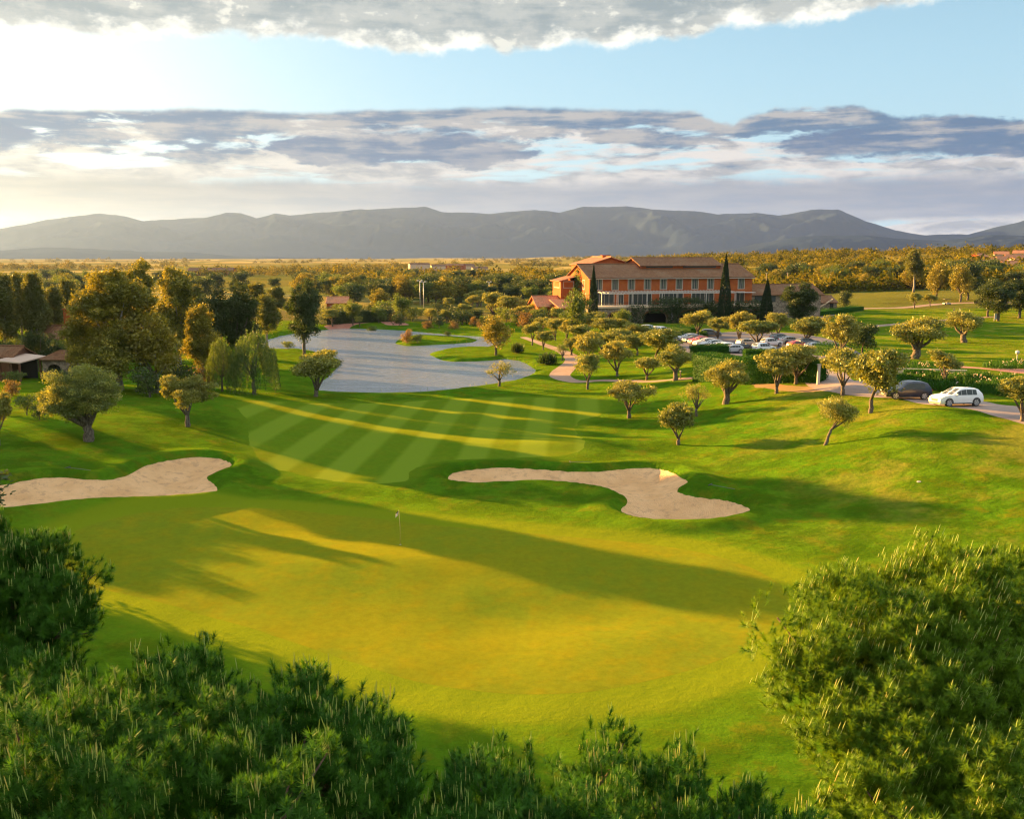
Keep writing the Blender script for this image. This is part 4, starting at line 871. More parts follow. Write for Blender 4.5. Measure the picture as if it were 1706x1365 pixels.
# far woods nobody could count: one mass of crowns
def far_woods():
    r = np.random.default_rng(77); P = []
    k = 0
    while k < 5200:
        a = r.uniform(-0.62, 0.62, 4000); d = 420 * (5200 / 420) ** (r.random(4000) ** 1.15); x = np.sin(a) * d; y = np.cos(a) * d
        n = vnoise(x / 210, y / 330, 4) * 0.6 + vnoise(x / 60, y / 110, 14) * 0.4 + np.where((x > 90) & (y < 1600), 0.22, 0)
        m = n > 0.57 + 0.14 * (x < 0); P.append(np.stack([x[m], y[m]], 1)); k += m.sum()
    P = np.concatenate(P)[:5600]; x, y = P.T; z = h0(x, y); s = r.uniform(1.5, 3.8, len(P)) * r.choice([0.8, 1.0, 1.35], len(P)) * (1 + y / 4500)
    nl = 90; n = len(P); d = unit(n * nl, r).reshape(n, nl, 3); d[..., 2] = np.abs(d[..., 2]) * 1.1 - 0.1
    lump = 1 + 0.25 * r.normal(size=(n, nl, 1))
    Q = np.stack([x, y, z + s * 0.25], 1)[:, None] + d * lump * s[:, None, None] * np.array([1, 1, 1.0])
    L = np.repeat(s, nl)[:, None]; V, Fc = leaf_quads(Q.reshape(-1, 3), 1.0, 0.8, None, r)
    c = Q.reshape(-1, 3); V = V.reshape(-1, 4, 3); V = (V - c[:, None]) * (L * 0.36)[:, None] + c[:, None]
    lv = np.repeat(r.random(n), nl) * 0.7 + r.random(n * nl) * 0.3
    o = mesh('distant_woods', V.reshape(-1, 3), Fc, M['farwood'], attrs={'lv': ('FACE', lv)}); tag(o, kind='stuff')
M['farwood'] = leafmat('far_wood_leaves', (0.018, 0.038, 0.006), (0.17, 0.15, 0.02), 0.3, gloss=0.0)
far_woods()

# ---------------------------------------------------------------- building materials
def plaster(name, ca, cb, sc=0.6):
    m, t = newmat(name); P = pos(t)
    n = NOISE(t, P, sc, 6, 0.65); f = NOISE(t, P, 6, 4, 0.6)
    c = MIX(t, SM(t, n, 0.35, 0.7), ca, cb); c = MIX(t, SM(t, f, 0.3, 0.8, 0, 0.2), c, tuple(v * 0.7 for v in ca))
    finish(t, c, 0.9, f, 0.2, 0.02, 0.15); return m
M['plaster'] = plaster('terracotta_plaster', (0.32, 0.080, 0.022), (0.39, 0.11, 0.030))
M['cream'] = plaster('cream_plaster', (0.55, 0.40, 0.26), (0.62, 0.48, 0.32))
def stone(name):
    m, t = newmat(name); P = pos(t)
    v = N(t, 'ShaderNodeTexVoronoi', ins={'Vector': P, 'Scale': 2.6}); e = N(t, 'ShaderNodeTexVoronoi', feature='DISTANCE_TO_EDGE', ins={'Vector': P, 'Scale': 2.6}).outputs[0]
    c = MIX(t, N(t, 'ShaderNodeSeparateColor', ins={0: v.outputs['Color']}).outputs[0], (0.16, 0.12, 0.09), (0.36, 0.28, 0.20)); c = MIX(t, SM(t, e, 0.0, 0.05, 0.8, 0), c, (0.12, 0.10, 0.08))
    finish(t, c, 0.95, SM(t, e, 0, 0.1), 0.6, 0.05, 0.1); return m
M['stone'] = stone('rubble_stone')
def rooftile(name, ca, cb):
    m, t = newmat(name); P = pos(t)
    n = NOISE(t, P, 1.6, 6, 0.75); b = NOISE(t, P, 0.25, 4, 0.6); S = N(t, 'ShaderNodeTexVoronoi', ins={'Vector': P, 'Scale': 3.2})
    c = MIX(t, SM(t, n, 0.3, 0.7), ca, cb); c = MIX(t, M_(t, 'MULTIPLY', N(t, 'ShaderNodeSeparateColor', ins={0: S.outputs['Color']}).outputs[0], 0.5), c, tuple(v * 0.5 for v in ca)); c = MIX(t, SM(t, b, 0.45, 0.7, 0, 0.5), c, (0.22, 0.15, 0.09))
    finish(t, c, 0.9, n, 0.4, 0.05, 0.15); return m
M['tile'] = rooftile('shaded_weathered_tiles', (0.16, 0.075, 0.035), (0.25, 0.125, 0.06))  # dark brown carries the shade of the clubhouse front roof
M['tile_red'] = rooftile('sunlit_orange_tiles', (0.50, 0.19, 0.09), (0.60, 0.27, 0.13))  # orange carries the sunlight on the left clubhouse roofs
def plain(name, c, rough=0.5, metal=0.0, spec=0.5, **ex):
    m, t = newmat(name); P = N(t, 'ShaderNodeTexCoord').outputs['Object']
    n = NOISE(t, P, 3.0, 4, 0.6); cc = MIX(t, SM(t, n, 0.3, 0.75, 0, 0.22), c, tuple(v * 0.75 for v in c))
    p = finish(t, cc, rough, spec=spec, extra={'Metallic': metal, **ex}); return m
M['white'] = plain('white_painted_metal', (0.55, 0.51, 0.45), 0.5)
M['frame'] = plain('pale_stone_trim', (0.46, 0.39, 0.31), 0.7)
M['glass'] = plain('window_glass', (0.05, 0.06, 0.055), 0.25, spec=0.3)
M['curtain'] = plain('pale_curtain', (0.16, 0.17, 0.12), 0.9)
M['dark'] = plain('shade_black', (0.02, 0.018, 0.016), 0.9)  # near-black colour paints the shade seen through openings
M['wood'] = plain('reddish_timber', (0.16, 0.065, 0.035), 0.8)
M['paleroof'] = plain('pale_canopy_boards', (0.50, 0.36, 0.27), 0.8)
M['black'] = plain('black_plastic', (0.02, 0.02, 0.022), 0.5)
M['rubber'] = plain('tyre_rubber', (0.018, 0.018, 0.018), 0.8)
M['chrome'] = plain('alloy_metal', (0.55, 0.55, 0.56), 0.3, 0.8)
M['grey'] = plain('galvanised_steel', (0.45, 0.45, 0.44), 0.5, 0.3)

def holes_panel(mb, x0, x1, z0, z1, holes, depth=0.28, y=0.0):
    xs_ = sorted({x0, x1, *[h[0] for h in holes], *[h[1] for h in holes]}); zs_ = sorted({z0, z1, *[h[2] for h in holes], *[h[3] for h in holes]})
    for a, b in zip(xs_, xs_[1:]):
        for c, d in zip(zs_, zs_[1:]):
            if any(h[0] <= a and b <= h[1] and h[2] <= c and d <= h[3] for h in holes): continue
            mb.add([(a, y, c), (b, y, c), (b, y, d), (a, y, d)], [[0, 1, 2, 3]])
    for a, b, c, d in holes:
        mb.add([(a,y,c),(b,y,c),(b,y,d),(a,y,d),(a,y+depth,c),(b,y+depth,c),(b,y+depth,d),(a,y+depth,d)], [[0,1,5,4],[1,2,6,5],[2,3,7,6],[3,0,4,7]])
def roof_slope(mb, A, B, C, D, pitch=0.5, amp=0.06, th=0.14):
    """corrugated slab: A-B along the eave, D-C along the ridge (A below D)"""
    A, B, C, D = map(Vector, (A, B, C, D)); nrm = (B - A).cross(D - A).normalized(); nrm = nrm if nrm.z > 0 else -nrm
    L = max((B - A).length, (C - D).length); n = max(4, int(L / pitch) * 4); V = []; Fs = []
    for i in range(n + 1):
        t = i / n; o = nrm * (amp * abs(math.sin(i * math.pi / 4)))
        e = A.lerp(B, t); r_ = D.lerp(C, t); V += [e + o, r_ + o, e - nrm * th, r_ - nrm * th]
    for i in range(n):
        b = i * 4; Fs += [[b, b+4, b+5, b+1], [b+2, b+3, b+7, b+6], [b, b+2, b+6, b+4], [b+1, b+5, b+7, b+3]]
    Fs += [[0, 1, 3, 2], [n*4, n*4+2, n*4+3, n*4+1]]
    mb.add(V, Fs)
def gable_block(root, x0, x1, y0, y1, z0, ze, zr, wall, tile, along='x', ov=0.5, name='wall', wallname='wall', rname='roof', skip=()):
    w = MB(); r = MB()
    if along == 'x':
        ym = (y0 + y1) / 2; w.prism([(y0, z0), (y1, z0), (y1, ze), (ym, zr), (y0, ze)], x0, x1, 'x')
        s = (zr - ze) / (ym - y0)
        roof_slope(r, (x0-ov, y0-ov, ze - s*ov + .1), (x1+ov, y0-ov, ze - s*ov + .1), (x1+ov, ym, zr + .1), (x0-ov, ym, zr + .1))
        roof_slope(r, (x0-ov, y1+ov, ze - s*ov + .1), (x1+ov, y1+ov, ze - s*ov + .1), (x1+ov, ym, zr + .1), (x0-ov, ym, zr + .1))
        r.tube([(x0-ov, ym, zr+.14), (x1+ov, ym, zr+.14)], 0.16, 8)
    else:
        xm = (x0 + x1) / 2; w.prism([(x0, z0), (x1, z0), (x1, ze), (xm, zr), (x0, ze)], y0, y1, 'y')
        s = (zr - ze) / (xm - x0)
        roof_slope(r, (x0-ov, y0-ov, ze - s*ov + .1), (x0-ov, y1+ov, ze - s*ov + .1), (xm, y1+ov, zr + .1), (xm, y0-ov, zr + .1))
        roof_slope(r, (x1+ov, y0-ov, ze - s*ov + .1), (x1+ov, y1+ov, ze - s*ov + .1), (xm, y1+ov, zr + .1), (xm, y0-ov, zr + .1))
        r.tube([(xm, y0-ov, zr+.14), (xm, y1+ov, zr+.14)], 0.16, 8)
    a = w.build(wallname, M[wall], root); b = r.build(rname, M[tile], root); return a, b
def window(root, x0, x1, z0, z1, y=0.0, ax='y', curtain=False, mull=1, name='window', trim=0.15):
    """frame standing 40 mm proud round an opening, glass set back; ax='y' faces -y, ax='x' faces -x"""
    T = (lambda a, b, c: (a, b, c)) if ax == 'y' else (lambda a, b, c: (b, a, c))
    def bx(mb, a0, a1, b0, b1, c0, c1):
        V = [T(a, b, c) for c in (c0, c1) for a, b in ((a0, b0), (a1, b0), (a1, b1), (a0, b1))]; mb.add(V, [[0,3,2,1],[4,5,6,7],[0,1,5,4],[1,2,6,5],[2,3,7,6],[3,0,4,7]])
    f = MB()
    bx(f, x0-trim, x0, y-.05, y+.12, z0-trim, z1+trim); bx(f, x1, x1+trim, y-.05, y+.12, z0-trim, z1+trim)
    bx(f, x0, x1, y-.05, y+.12, z1, z1+trim); bx(f, x0, x1, y-.08, y+.12, z0-trim, z0)
    for k in range(mull):
        c = x0 + (x1 - x0) * (k + 1) / (mull + 1); bx(f, c-.04, c+.04, y+.10, y+.17, z0, z1)
    fo = f.build(name, M['frame'], root)
    g = MB(); bx(g, x0, x1, y+.18, y+.20, z0, z1); g.build('pane', M['glass'], fo)
    if curtain:
        c = MB(); q = (x1 - x0) * 0.28; bx(c, x0+.02, x0+q, y+.165, y+.178, z0+.05, z1-.02); bx(c, x1-q, x1-.02, y+.165, y+.178, z0+.05, z1-.02); c.build('curtain', M['curtain'], fo)
    return fo
def arcade(mb, x0, x1, z0, z1, arches, y0, y1):
    """wall with segmental arches: arches = (xa, xb, spring, rise)"""
    cur = x0; out = []
    def slab(a, b, lo0, lo1): mb.add([(a,y0,lo0),(b,y0,lo1),(b,y0,z1),(a,y0,z1),(a,y1,lo0),(b,y1,lo1),(b,y1,z1),(a,y1,z1)], [[0,1,2,3],[7,6,5,4],[0,4,5,1]])
    for xa, xb, sp, ri in arches:
        slab(cur, xa, z0, z0); n = 14
        mb.add([(xa,y0,z0),(xa,y1,z0),(xa,y1,sp),(xa,y0,sp)], [[0,1,2,3]]); mb.add([(xb,y0,z0),(xb,y1,z0),(xb,y1,sp),(xb,y0,sp)], [[3,2,1,0]])
        for i in range(n):
            u0 = -1 + 2*i/n; u1 = -1 + 2*(i+1)/n; slab(xa + (xb-xa)*i/n, xa + (xb-xa)*(i+1)/n, sp + ri*math.sqrt(max(0,1-u0*u0)), sp + ri*math.sqrt(max(0,1-u1*u1)))
        cur = xb
    slab(cur, x1, z0, z0)
    mb.add([(x0,y0,z1),(x1,y0,z1),(x1,y1,z1),(x0,y1,z1)], [[0,1,2,3]]); mb.add([(x0,y0,z0),(x0,y0,z1),(x0,y1,z1),(x0,y1,z0)], [[0,1,2,3]]); mb.add([(x1,y0,z0),(x1,y0,z1),(x1,y1,z1),(x1,y1,z0)], [[0,1,2,3]])

# ---------------------------------------------------------------- clubhouse
CG = 0.8
CH = empty('clubhouse', (19.7, 245, CG), R(14), 'long two-storey terracotta clubhouse with tiled roofs, arcaded terrace and white pergola', 'building')
w = MB(); wins = [2.5 + 4.42 * i for i in range(10)]
holes = [(c - 0.85, c + 0.85, 8.35, 10.9) for c in wins]
gl = [(1.6, 6.6), (10.8, 16.9), (19.3, 25.7), (28.2, 34.4), (41.0, 43.2)]
holes += [(a, b, 4.45, 7.45) for a, b in gl] + [(8.0, 9.2, 4.45, 7.0)]
holes_panel(w, 0, 45.5, 0, 11.5, holes)
w.prism([(0, 0), (0, 11.5), (9, 14.6), (18, 11.5), (18, 0)], 0, 0.01, 'x'); w.prism([(0, 0), (0, 11.5), (9, 14.6), (18, 11.5), (18, 0)], 45.49, 45.5, 'x')
w.add([(0,18,0),(45.5,18,0),(45.5,18,11.5),(0,18,11.5)], [[3,2,1,0]]); w.build('wall', M['plaster'], CH)
for i, c in enumerate(wins): window(CH, c - 0.85, c + 0.85, 8.35, 10.9, curtain=True)
for a, b in gl: window(CH, a, b, 4.45, 7.45, mull=max(1, int((b - a) / 1.3)), name='glazed_doors', trim=0.18)
window(CH, 8.0, 9.2, 4.45, 7.0, mull=1, name='door', trim=0.15)
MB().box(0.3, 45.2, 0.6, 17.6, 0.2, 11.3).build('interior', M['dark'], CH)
r = MB()
for s_ in (0, 1):
    ya, sg = (-0.7, 1) if s_ == 0 else (18.7, -1)
    roof_slope(r, (-0.6, ya, 11.5 - 0.24 + .1), (46.1, ya, 11.36), (46.1, 9, 14.7), (-0.6, 9, 14.7), 0.45)
r.tube([(-.6, 9, 14.78), (46.1, 9, 14.78)], 0.17, 8); ro = r.build('roof', M['tile'], CH)
MB().box(-0.5, 46, -0.62, -0.5, 11.02, 11.2).build('gutter', M['frame'], CH)
g1, g2 = gable_block(CH, 16.1, 38.8, 5.5, 17.5, 12.6, 14.4, 16.3, 'plaster', 'tile', 'x', 0.6, wallname='upper_wall', rname='upper_roof')
c = MB(); c.box(17.5, 25, 5.42, 5.6, 13.75, 14.15); c.box(28, 37.5, 5.42, 5.6, 13.75, 14.15); c.build('clerestory_window', M['glass'], CH)
gable_block(CH, 5.0, 17.6, 16.0, 31, 9.0, 14.6, 16.5, 'plaster', 'tile_red', 'y', 0.6, wallname='rear_wall', rname='rear_roof')
ch = MB(); ch.box(10.4, 12.6, 20, 20.8, 15, 17.0); ch.box(10.2, 12.8, 19.8, 21.0, 17.0, 17.12); ch.build('chimney', M['plaster'], CH)
# left flank
window(CH, 4.0, 5.2, 8.4, 10.6, y=-0.01, ax='x', curtain=True); window(CH, 12.5, 13.7, 8.4, 10.6, y=-0.01, ax='x'); window(CH, 2.6, 5.2, 4.5, 7.2, y=-0.01, ax='x', mull=2)
w = MB(); w.box(-4.4, -0.02, 10.5, 18, 0, 10.4); w.build('side_wing', M['plaster'], CH)
r = MB(); roof_slope(r, (-5.1, 9.9, 10.35), (-5.1, 18.6, 10.35), (-0.03, 18.6, 11.6), (-0.03, 9.9, 11.6)); r.build('wing_roof', M['tile_red'], CH)
window(CH, -3.6, -1.0, 8.6, 10.1, y=10.5, mull=2); window(CH, 11.6, 16.6, 8.6, 10.1, y=-4.4, ax='x', mull=4)
gable_block(CH, -11, -4.5, 9, 18, 0, 3.9, 6.2, 'plaster', 'tile_red', 'x', 0.6, wallname='low_wall', rname='low_roof')
w = MB(); w.box(-7.5, -2.0, 0.5, 8.9, 0, 3.9); w.build('porch_wall', M['plaster'], CH)
r = MB(); roof_slope(r, (-8.1, -0.2, 3.8), (-1.4, -0.2, 3.8), (-1.4, 9, 5.6), (-8.1, 9, 5.6)); r.build('porch_roof', M['tile_red'], CH)
# terrace with arches
t_ = MB(); arcade(t_, -2.0, 46.5, -0.6, 4.0, [(2.6, 8.0, 1.5, 1.5), (11.9, 18.3, 1.4, 1.75), (21.6, 28.0, 1.4, 1.75), (31.3, 37.7, 1.4, 1.75), (40.5, 45.0, 1.4, 1.5)], -7.2, -6.6)
t_.box(-2.0, -1.4, -6.6, -0.02, -0.6, 4.0); t_.box(45.9, 46.5, -6.6, -0.02, -0.6, 4.0); t_.build('arcade_wall', M['stone'], CH)
MB().box(-2.3, 46.8, -7.5, -0.03, 4.0, 4.4).build('terrace_slab', M['cream'], CH)
MB().box(-1.4, 45.9, -2.2, -2.0, -0.6, 4.0).build('arcade_shade', M['dark'], CH)  # black sheet paints the shade inside the arches
br = MB()
for a, b, sp_, ri in [(2.6, 8.0, 1.5, 1.5), (11.9, 18.3, 1.4, 1.75), (21.6, 28.0, 1.4, 1.75), (31.3, 37.7, 1.4, 1.75), (40.5, 45.0, 1.4, 1.5)]:
    cx_, hw = (a + b) / 2, (b - a) / 2; n = 18
    for i in range(n):
        a0, a1 = math.pi * i / n, math.pi * (i + 1) / n
        q_ = [(cx_ - math.cos(x_) * (hw + e), sp_ + math.sin(x_) * (ri + e)) for x_ in (a0, a1) for e in (0.0, 0.38)]
        br.prism([q_[0], q_[2], q_[3], q_[1]], -7.26, -7.203, 'y')
br.build('arch_bricks', M['tile'], CH)
bal = MB(); bal.box(-2.2, 46.7, -7.42, -7.36, 5.3, 5.4)
for i in range(120): bal.box(-2.1 + i * 0.408, -2.06 + i * 0.408, -7.41, -7.37, 4.4, 5.3)
bal.build('balustrade', M['black'], CH)
pg = MB(); pg.box(1.6, 38.4, -4.6, -4.4, 7.35, 7.6); pg.box(1.6, 38.4, -0.22, -0.06, 7.75, 7.9)
for i in range(43): x_ = 1.7 + i * 0.87; pg.add([(x_,-4.8,7.61),(x_+.09,-4.8,7.61),(x_+.09,-.08,7.91),(x_,-.08,7.91),(x_,-4.8,7.73),(x_+.09,-4.8,7.73),(x_+.09,-.08,8.03),(x_,-.08,8.03)], [[0,3,2,1],[4,5,6,7],[0,1,5,4],[1,2,6,5],[2,3,7,6],[3,0,4,7]])
for i in range(10): x_ = 1.7 + i * 4.06; pg.box(x_, x_ + .14, -4.57, -4.43, 4.4, 7.35)
pg.build('pergola', M['white'], CH)
aw = MB(); aw.box(40.2, 45.2, -2.8, -0.1, 7.3, 7.42); aw.build('awning', M['white'], CH)
# low right wing
gable_block(CH, 45.52, 68, 3, 14, 0, 6.6, 9.0, 'stone', 'tile', 'x', 0.7, wallname='right_wing_wall', rname='right_wing_roof')  # darker stone paints the shade under the porch
lw = MB(); [MB().box(x_, x_ + 2.2, 2.94, 3.05, 4.5, 6.2).build('wing_window', M['glass'], CH) for x_ in (48, 52, 56, 60, 64)]
# vertical banner sign
bs = empty('banner_sign', (0, 0, 0), R(14), 'narrow black upright banner with white lettering before the arches', 'sign')
pB = CH.matrix_basis @ Vector((19.4, -7.9, 0)); pB.z = 0; bs.location = (pB.x, pB.y, Hh(pB.x, pB.y))
b_ = MB(); b_.box(-0.34, 0.34, -0.03, 0.03, 0.7, 4.3); bo = b_.build('banner', M['black'], bs)
s_ = MB(); rr_ = random.Random(3)
for k in range(8):
    z_ = 3.75 - k * 0.4
    s_.box(-0.17, -0.11, -0.045, -0.031, z_, z_ + .28); s_.box(-0.11, 0.15, -0.045, -0.031, z_ + rr_.choice([0, .11, .22]), z_ + rr_.choice([0, .11, .22]) + .06) if False else s_.box(-0.11, 0.15, -0.045, -0.031, z_ + .22, z_ + .28)
    if k % 3 != 1: s_.box(0.10, 0.16, -0.045, -0.031, z_ + (0.0 if k % 2 else .12), z_ + .22)
    if k % 2: s_.box(-0.11, 0.10, -0.045, -0.031, z_ + .1, z_ + .15)
s_.build('lettering', M['white'], bo); MB().tube([(0, 0.05, -.1), (0, 0.05, 4.3)], 0.04, 6).build('post', M['black'], bs)
# leafy masses on the building
def leafmass(name, boxes, n, mat, label, cat, leaf=(0.3, 0.2), core=None, frame=None, seed=1, group=None, lump=0.25, solid=True):
    """clipped or trailing greenery: leaves over the skin of boxes (x0,x1,y0,y1,z0,z1) in a local frame, with a solid inside"""
    r = np.random.default_rng(seed); B = np.array(boxes, float); A = []; P = []
    for b in B:
        d = b[1::2] - b[0::2]; ar = np.array([d[1]*d[2], d[1]*d[2], d[0]*d[2], d[0]*d[2], d[0]*d[1]]); tot = ar.sum(); A.append(tot)
    A = np.array(A); cnt = np.maximum((n * A / A.sum()).astype(int), 10)
    for b, m in zip(B, cnt):
        d = b[1::2] - b[0::2]; ar = np.array([d[1]*d[2], d[1]*d[2], d[0]*d[2], d[0]*d[2], d[0]*d[1]]); f = r.choice(5, m, p=ar / ar.sum()); q = b[0::2] + r.random((m, 3)) * d
        off = np.abs(r.normal(0, lump * 0.5, m)); wv = lump * (vnoise(q[:, 0] * 1.3 + q[:, 1], q[:, 2] * 1.3 + q[:, 1] * 0.7, seed) - 0.4)
        o = off + wv; q[f == 0, 0] = b[0] - o[f == 0]; q[f == 1, 0] = b[1] + o[f == 1]; q[f == 2, 1] = b[2] - o[f == 2]; q[f == 3, 1] = b[3] + o[f == 3]; q[f == 4, 2] = b[5] + o[f == 4]; P.append(q)
    P = np.concatenate(P); V, Fc = leaf_quads(P, leaf[0], leaf[1], None, r)
    root = empty(name, frame[0] if frame else (0, 0, 0), frame[1] if frame else 0, label, cat, group)
    mesh('foliage', V, Fc, M[mat], root, attrs={'lv': ('FACE', r.random(len(P)))})
    if solid:
        mb = MB(); 
        for b in B: e = 0.12; mb.box(b[0]+e, b[1]-e, b[2]+e, b[3]-e, b[4], b[5]-e)
        o = mesh('stems', mb.v, mb.f, M[mat], root, attrs=None)
    return root
leafmass('trailing_vine', [(13.5, 21, -7.9, -7.5, 2.6, 5.6), (21, 30, -8.0, -7.5, 2.0, 5.4), (30, 38, -7.9, -7.5, 2.8, 5.2), (38, 46, -8.2, -7.5, 1.5, 5.0), (8.2, 11.6, -7.8, -7.4, 0, 4.6), (18.5, 21.4, -8.0, -7.5, 0, 4.6), (28.2, 31.2, -8.0, -7.5, 0, 4.6), (16, 27, -7.6, -6.6, 5.2, 5.9)], 13000, 'oak', 'dark trailing vine hanging over the terrace edge and arches', 'vine', (0.34, 0.24), frame=((19.7, 245, CG), R(14)), seed=4, lump=0.7, solid=False)
leafmass('wall_ivy', [(-0.28, -0.08, 6.5, 12.5, 1.0, 11.6), (-0.25, -0.08, 3.2, 7.4, 1, 7.5), (-0.3, -0.08, 8, 10.5, 8, 13.4)], 3200, 'greenleaf', 'yellow-green ivy climbing the lit gable end', 'ivy', (0.4, 0.3), frame=((19.7, 245, CG), R(14)), seed=5, lump=0.4, solid=False)

# ---------------------------------------------------------------- hedges: line on the ground between two pixels
def hedge(a, b, h, dpt, label, seed, n=3500, mat='hedge', leaf=(0.16, 0.10), lump=0.10, name='clipped_hedge'):
    p, q_ = at(*a), at(*b); d = (q_ - p); d.z = 0; L = d.length; ang = math.atan2(d.y, d.x); z = min(Hh(p.x, p.y), Hh(q_.x, q_.y)) - 0.2
    dz = max(Hh(p.x, p.y), Hh(q_.x, q_.y)) - z
    return leafmass(name, [(0, L, 0, dpt, 0, h + dz)], n, mat, label, 'hedge', leaf, frame=((p.x, p.y, z), ang), seed=seed, lump=lump)
hedge((1152, 636), (1240, 641), 2.6, 3.2, 'tall bright clipped hedge at the left end of the hedge enclosure', 1, 9000)
hedge((1162, 603), (1216, 599), 2.2, 2.2, 'dark clipped hedge behind the bright tall hedge, beside the parked row', 2, 4000)
hedge((1238, 642), (1362, 639), 2.3, 2.6, 'long dark clipped hedge behind the two golden olives', 3, 9000)
hedge((1240, 607), (1306, 609), 1.9, 1.8, 'sunlit clipped hedge between the hedge enclosure and the car park', 4, 4000)
hedge((1050, 562), (1080, 566), 1.7, 6.0, 'bright rounded hedge left of the white van', 5, 3000, lump=0.5)
hedge((1076, 567), (1096, 567), 1.6, 3.0, 'small rounded hedge beside the white van', 6, 1800, lump=0.5)
hedge((1118, 552), (1150, 555), 1.1, 2.5, 'low dark hedge at the foot of the arches', 7, 1800, lump=0.3)
hedge((1126, 562), (1152, 563), 0.9, 3.0, 'low clipped hedge island in the car park', 8, 1800, lump=0.3)
hedge((1164, 562), (1178, 562), 0.9, 2.0, 'small low clipped hedge under the golden olive in the car park', 9, 1200, lump=0.3)
hedge((1354, 592), (1390, 594), 1.6, 3.0, 'dark domed hedge at the car park exit', 10, 2600, lump=0.5)
hedge((30, 604), (140, 600), 2.8, 2.0, 'long dark hedge in front of the chimney house', 11, 5000, leaf=(0.22, 0.14), lump=0.4)
hedge((1505, 632), (1552, 634), 0.9, 1.2, 'small clipped hedge by the thick-trunked olive', 12, 1500)
hedge((545, 541), (655, 536), 3.2, 4, 'dark wild hedge along the far left bank of the pond', 13, 5000, mat='oak', leaf=(0.35, 0.2), lump=1.0, name='wild_hedge')
hedge((1362, 528), (1440, 517), 1.3, 4, 'green shrub border beside the stone annex', 14, 3000, lump=0.5)

# ---------------------------------------------------------------- smaller buildings
def house(name, px, py, wpx, d, he, hr, rz, wall, tile, label, along='x', wins=2, chim=False, cat='house', group=None):
    p = at(px, py); L = wid(wpx, p); root = empty(name, (p.x, p.y, Hh(p.x, p.y) - 0.2), rz, label, cat, group)
    gable_block(root, -L/2, L/2, 0, d, 0, he, hr, wall, tile, along, 0.35)
    for k in range(wins):
        c = -L/2 + L * (k + 0.5) / wins; window(root, c - .45, c + .45, he * 0.38, he * 0.78, y=-0.07, trim=0.1)
    if chim:
        m = MB(); m.box(L*.05, L*.05+1.3, d*.5, d*.5+1.3, he, hr + 2.8); m.box(L*.05-.15, L*.05+1.45, d*.5-.15, d*.5+1.45, hr + 2.8, hr + 3.0); m.build('chimney', M['plaster'], root)
    return root
hA = house('chimney_house', 88, 600, 66, 7, 3.6, 5.6, R(-6), 'plaster', 'tile', 'house with ribbed tile roof and tall chimney behind the hedge', chim=True, wins=2)
# wooden hut with pale canopy
p = at(8, 634); L = wid(44, p); ht = empty('wooden_hut', (p.x, p.y, Hh(p.x, p.y)), R(-8), 'dark reddish timber hut with tiled gable and pale flat canopy', 'hut')
gable_block(ht, -L*1.2, L*0.05, 1.5, 6.5, 0, 3.1, 4.3, 'wood', 'tile', 'x', 0.4)
m = MB(); m.add([(-L*.2,-1.2,2.75),(L*.95,-1.6,2.55),(L*1.1,3.6,3.0),(L*.1,4.4,3.2),(-L*.2,-1.2,2.9),(L*.95,-1.6,2.7),(L*1.1,3.6,3.15),(L*.1,4.4,3.35)], [[0,3,2,1],[4,5,6,7],[0,1,5,4],[1,2,6,5],[2,3,7,6],[3,0,4,7]]); m.build('canopy', M['paleroof'], ht)
for x_, y_ in ((0, -1), (L*.85, -1.3), (L*.9, 3), (L*.4, -1.15)): MB().box(x_, x_+.22, y_, y_+.22, -.2, 2.7).build('post', M['wood'], ht)
MB().box(L*.06, L*.8, 3.0, 3.15, 0, 2.7).build('back_panel', M['dark'], ht)
# arched stone shed
p = at(104, 632); L = wid(66, p); sh = empty('stone_shed', (p.x, p.y, Hh(p.x, p.y) - .1), R(-4), 'open stone shed with brick arches and hipped tile roof', 'shed')
m = MB(); arcade(m, -L/2, L/2, 0, 2.9, [(-L/2+.7, -L/2+2.7, 1.4, .8), (-L/2+3.6, -L/2+5.4, 1.4, .8)], 0, 0.35); m.box(-L/2, -L/2+.35, .36, 4, 0, 2.9); m.box(L/2-.35, L/2, .36, 4, 0, 2.9); m.box(-L/2, L/2, 4.01, 4.3, 0, 2.9); m.build('wall', M['stone'], sh)
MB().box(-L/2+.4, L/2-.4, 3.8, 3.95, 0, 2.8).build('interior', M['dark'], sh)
m = MB(); e = .35
roof_slope(m, (-L/2-e,-e,2.85), (L/2+e,-e,2.85), (L/2-1.5,2.1,4.0), (-L/2+1.5,2.1,4.0), 0.3, 0.07); roof_slope(m, (-L/2-e,4.6,2.85), (L/2+e,4.6,2.85), (L/2-1.5,2.1,4.0), (-L/2+1.5,2.1,4.0), 0.3, 0.07)
roof_slope(m, (-L/2-e,-e,2.85), (-L/2-e,4.6,2.85), (-L/2+1.5,2.12,4.0), (-L/2+1.5,2.1,4.0), 0.3); roof_slope(m, (L/2+e,-e,2.85), (L/2+e,4.6,2.85), (L/2-1.5,2.12,4.0), (L/2-1.5,2.1,4.0), 0.3); m.build('roof', M['tile'], sh)
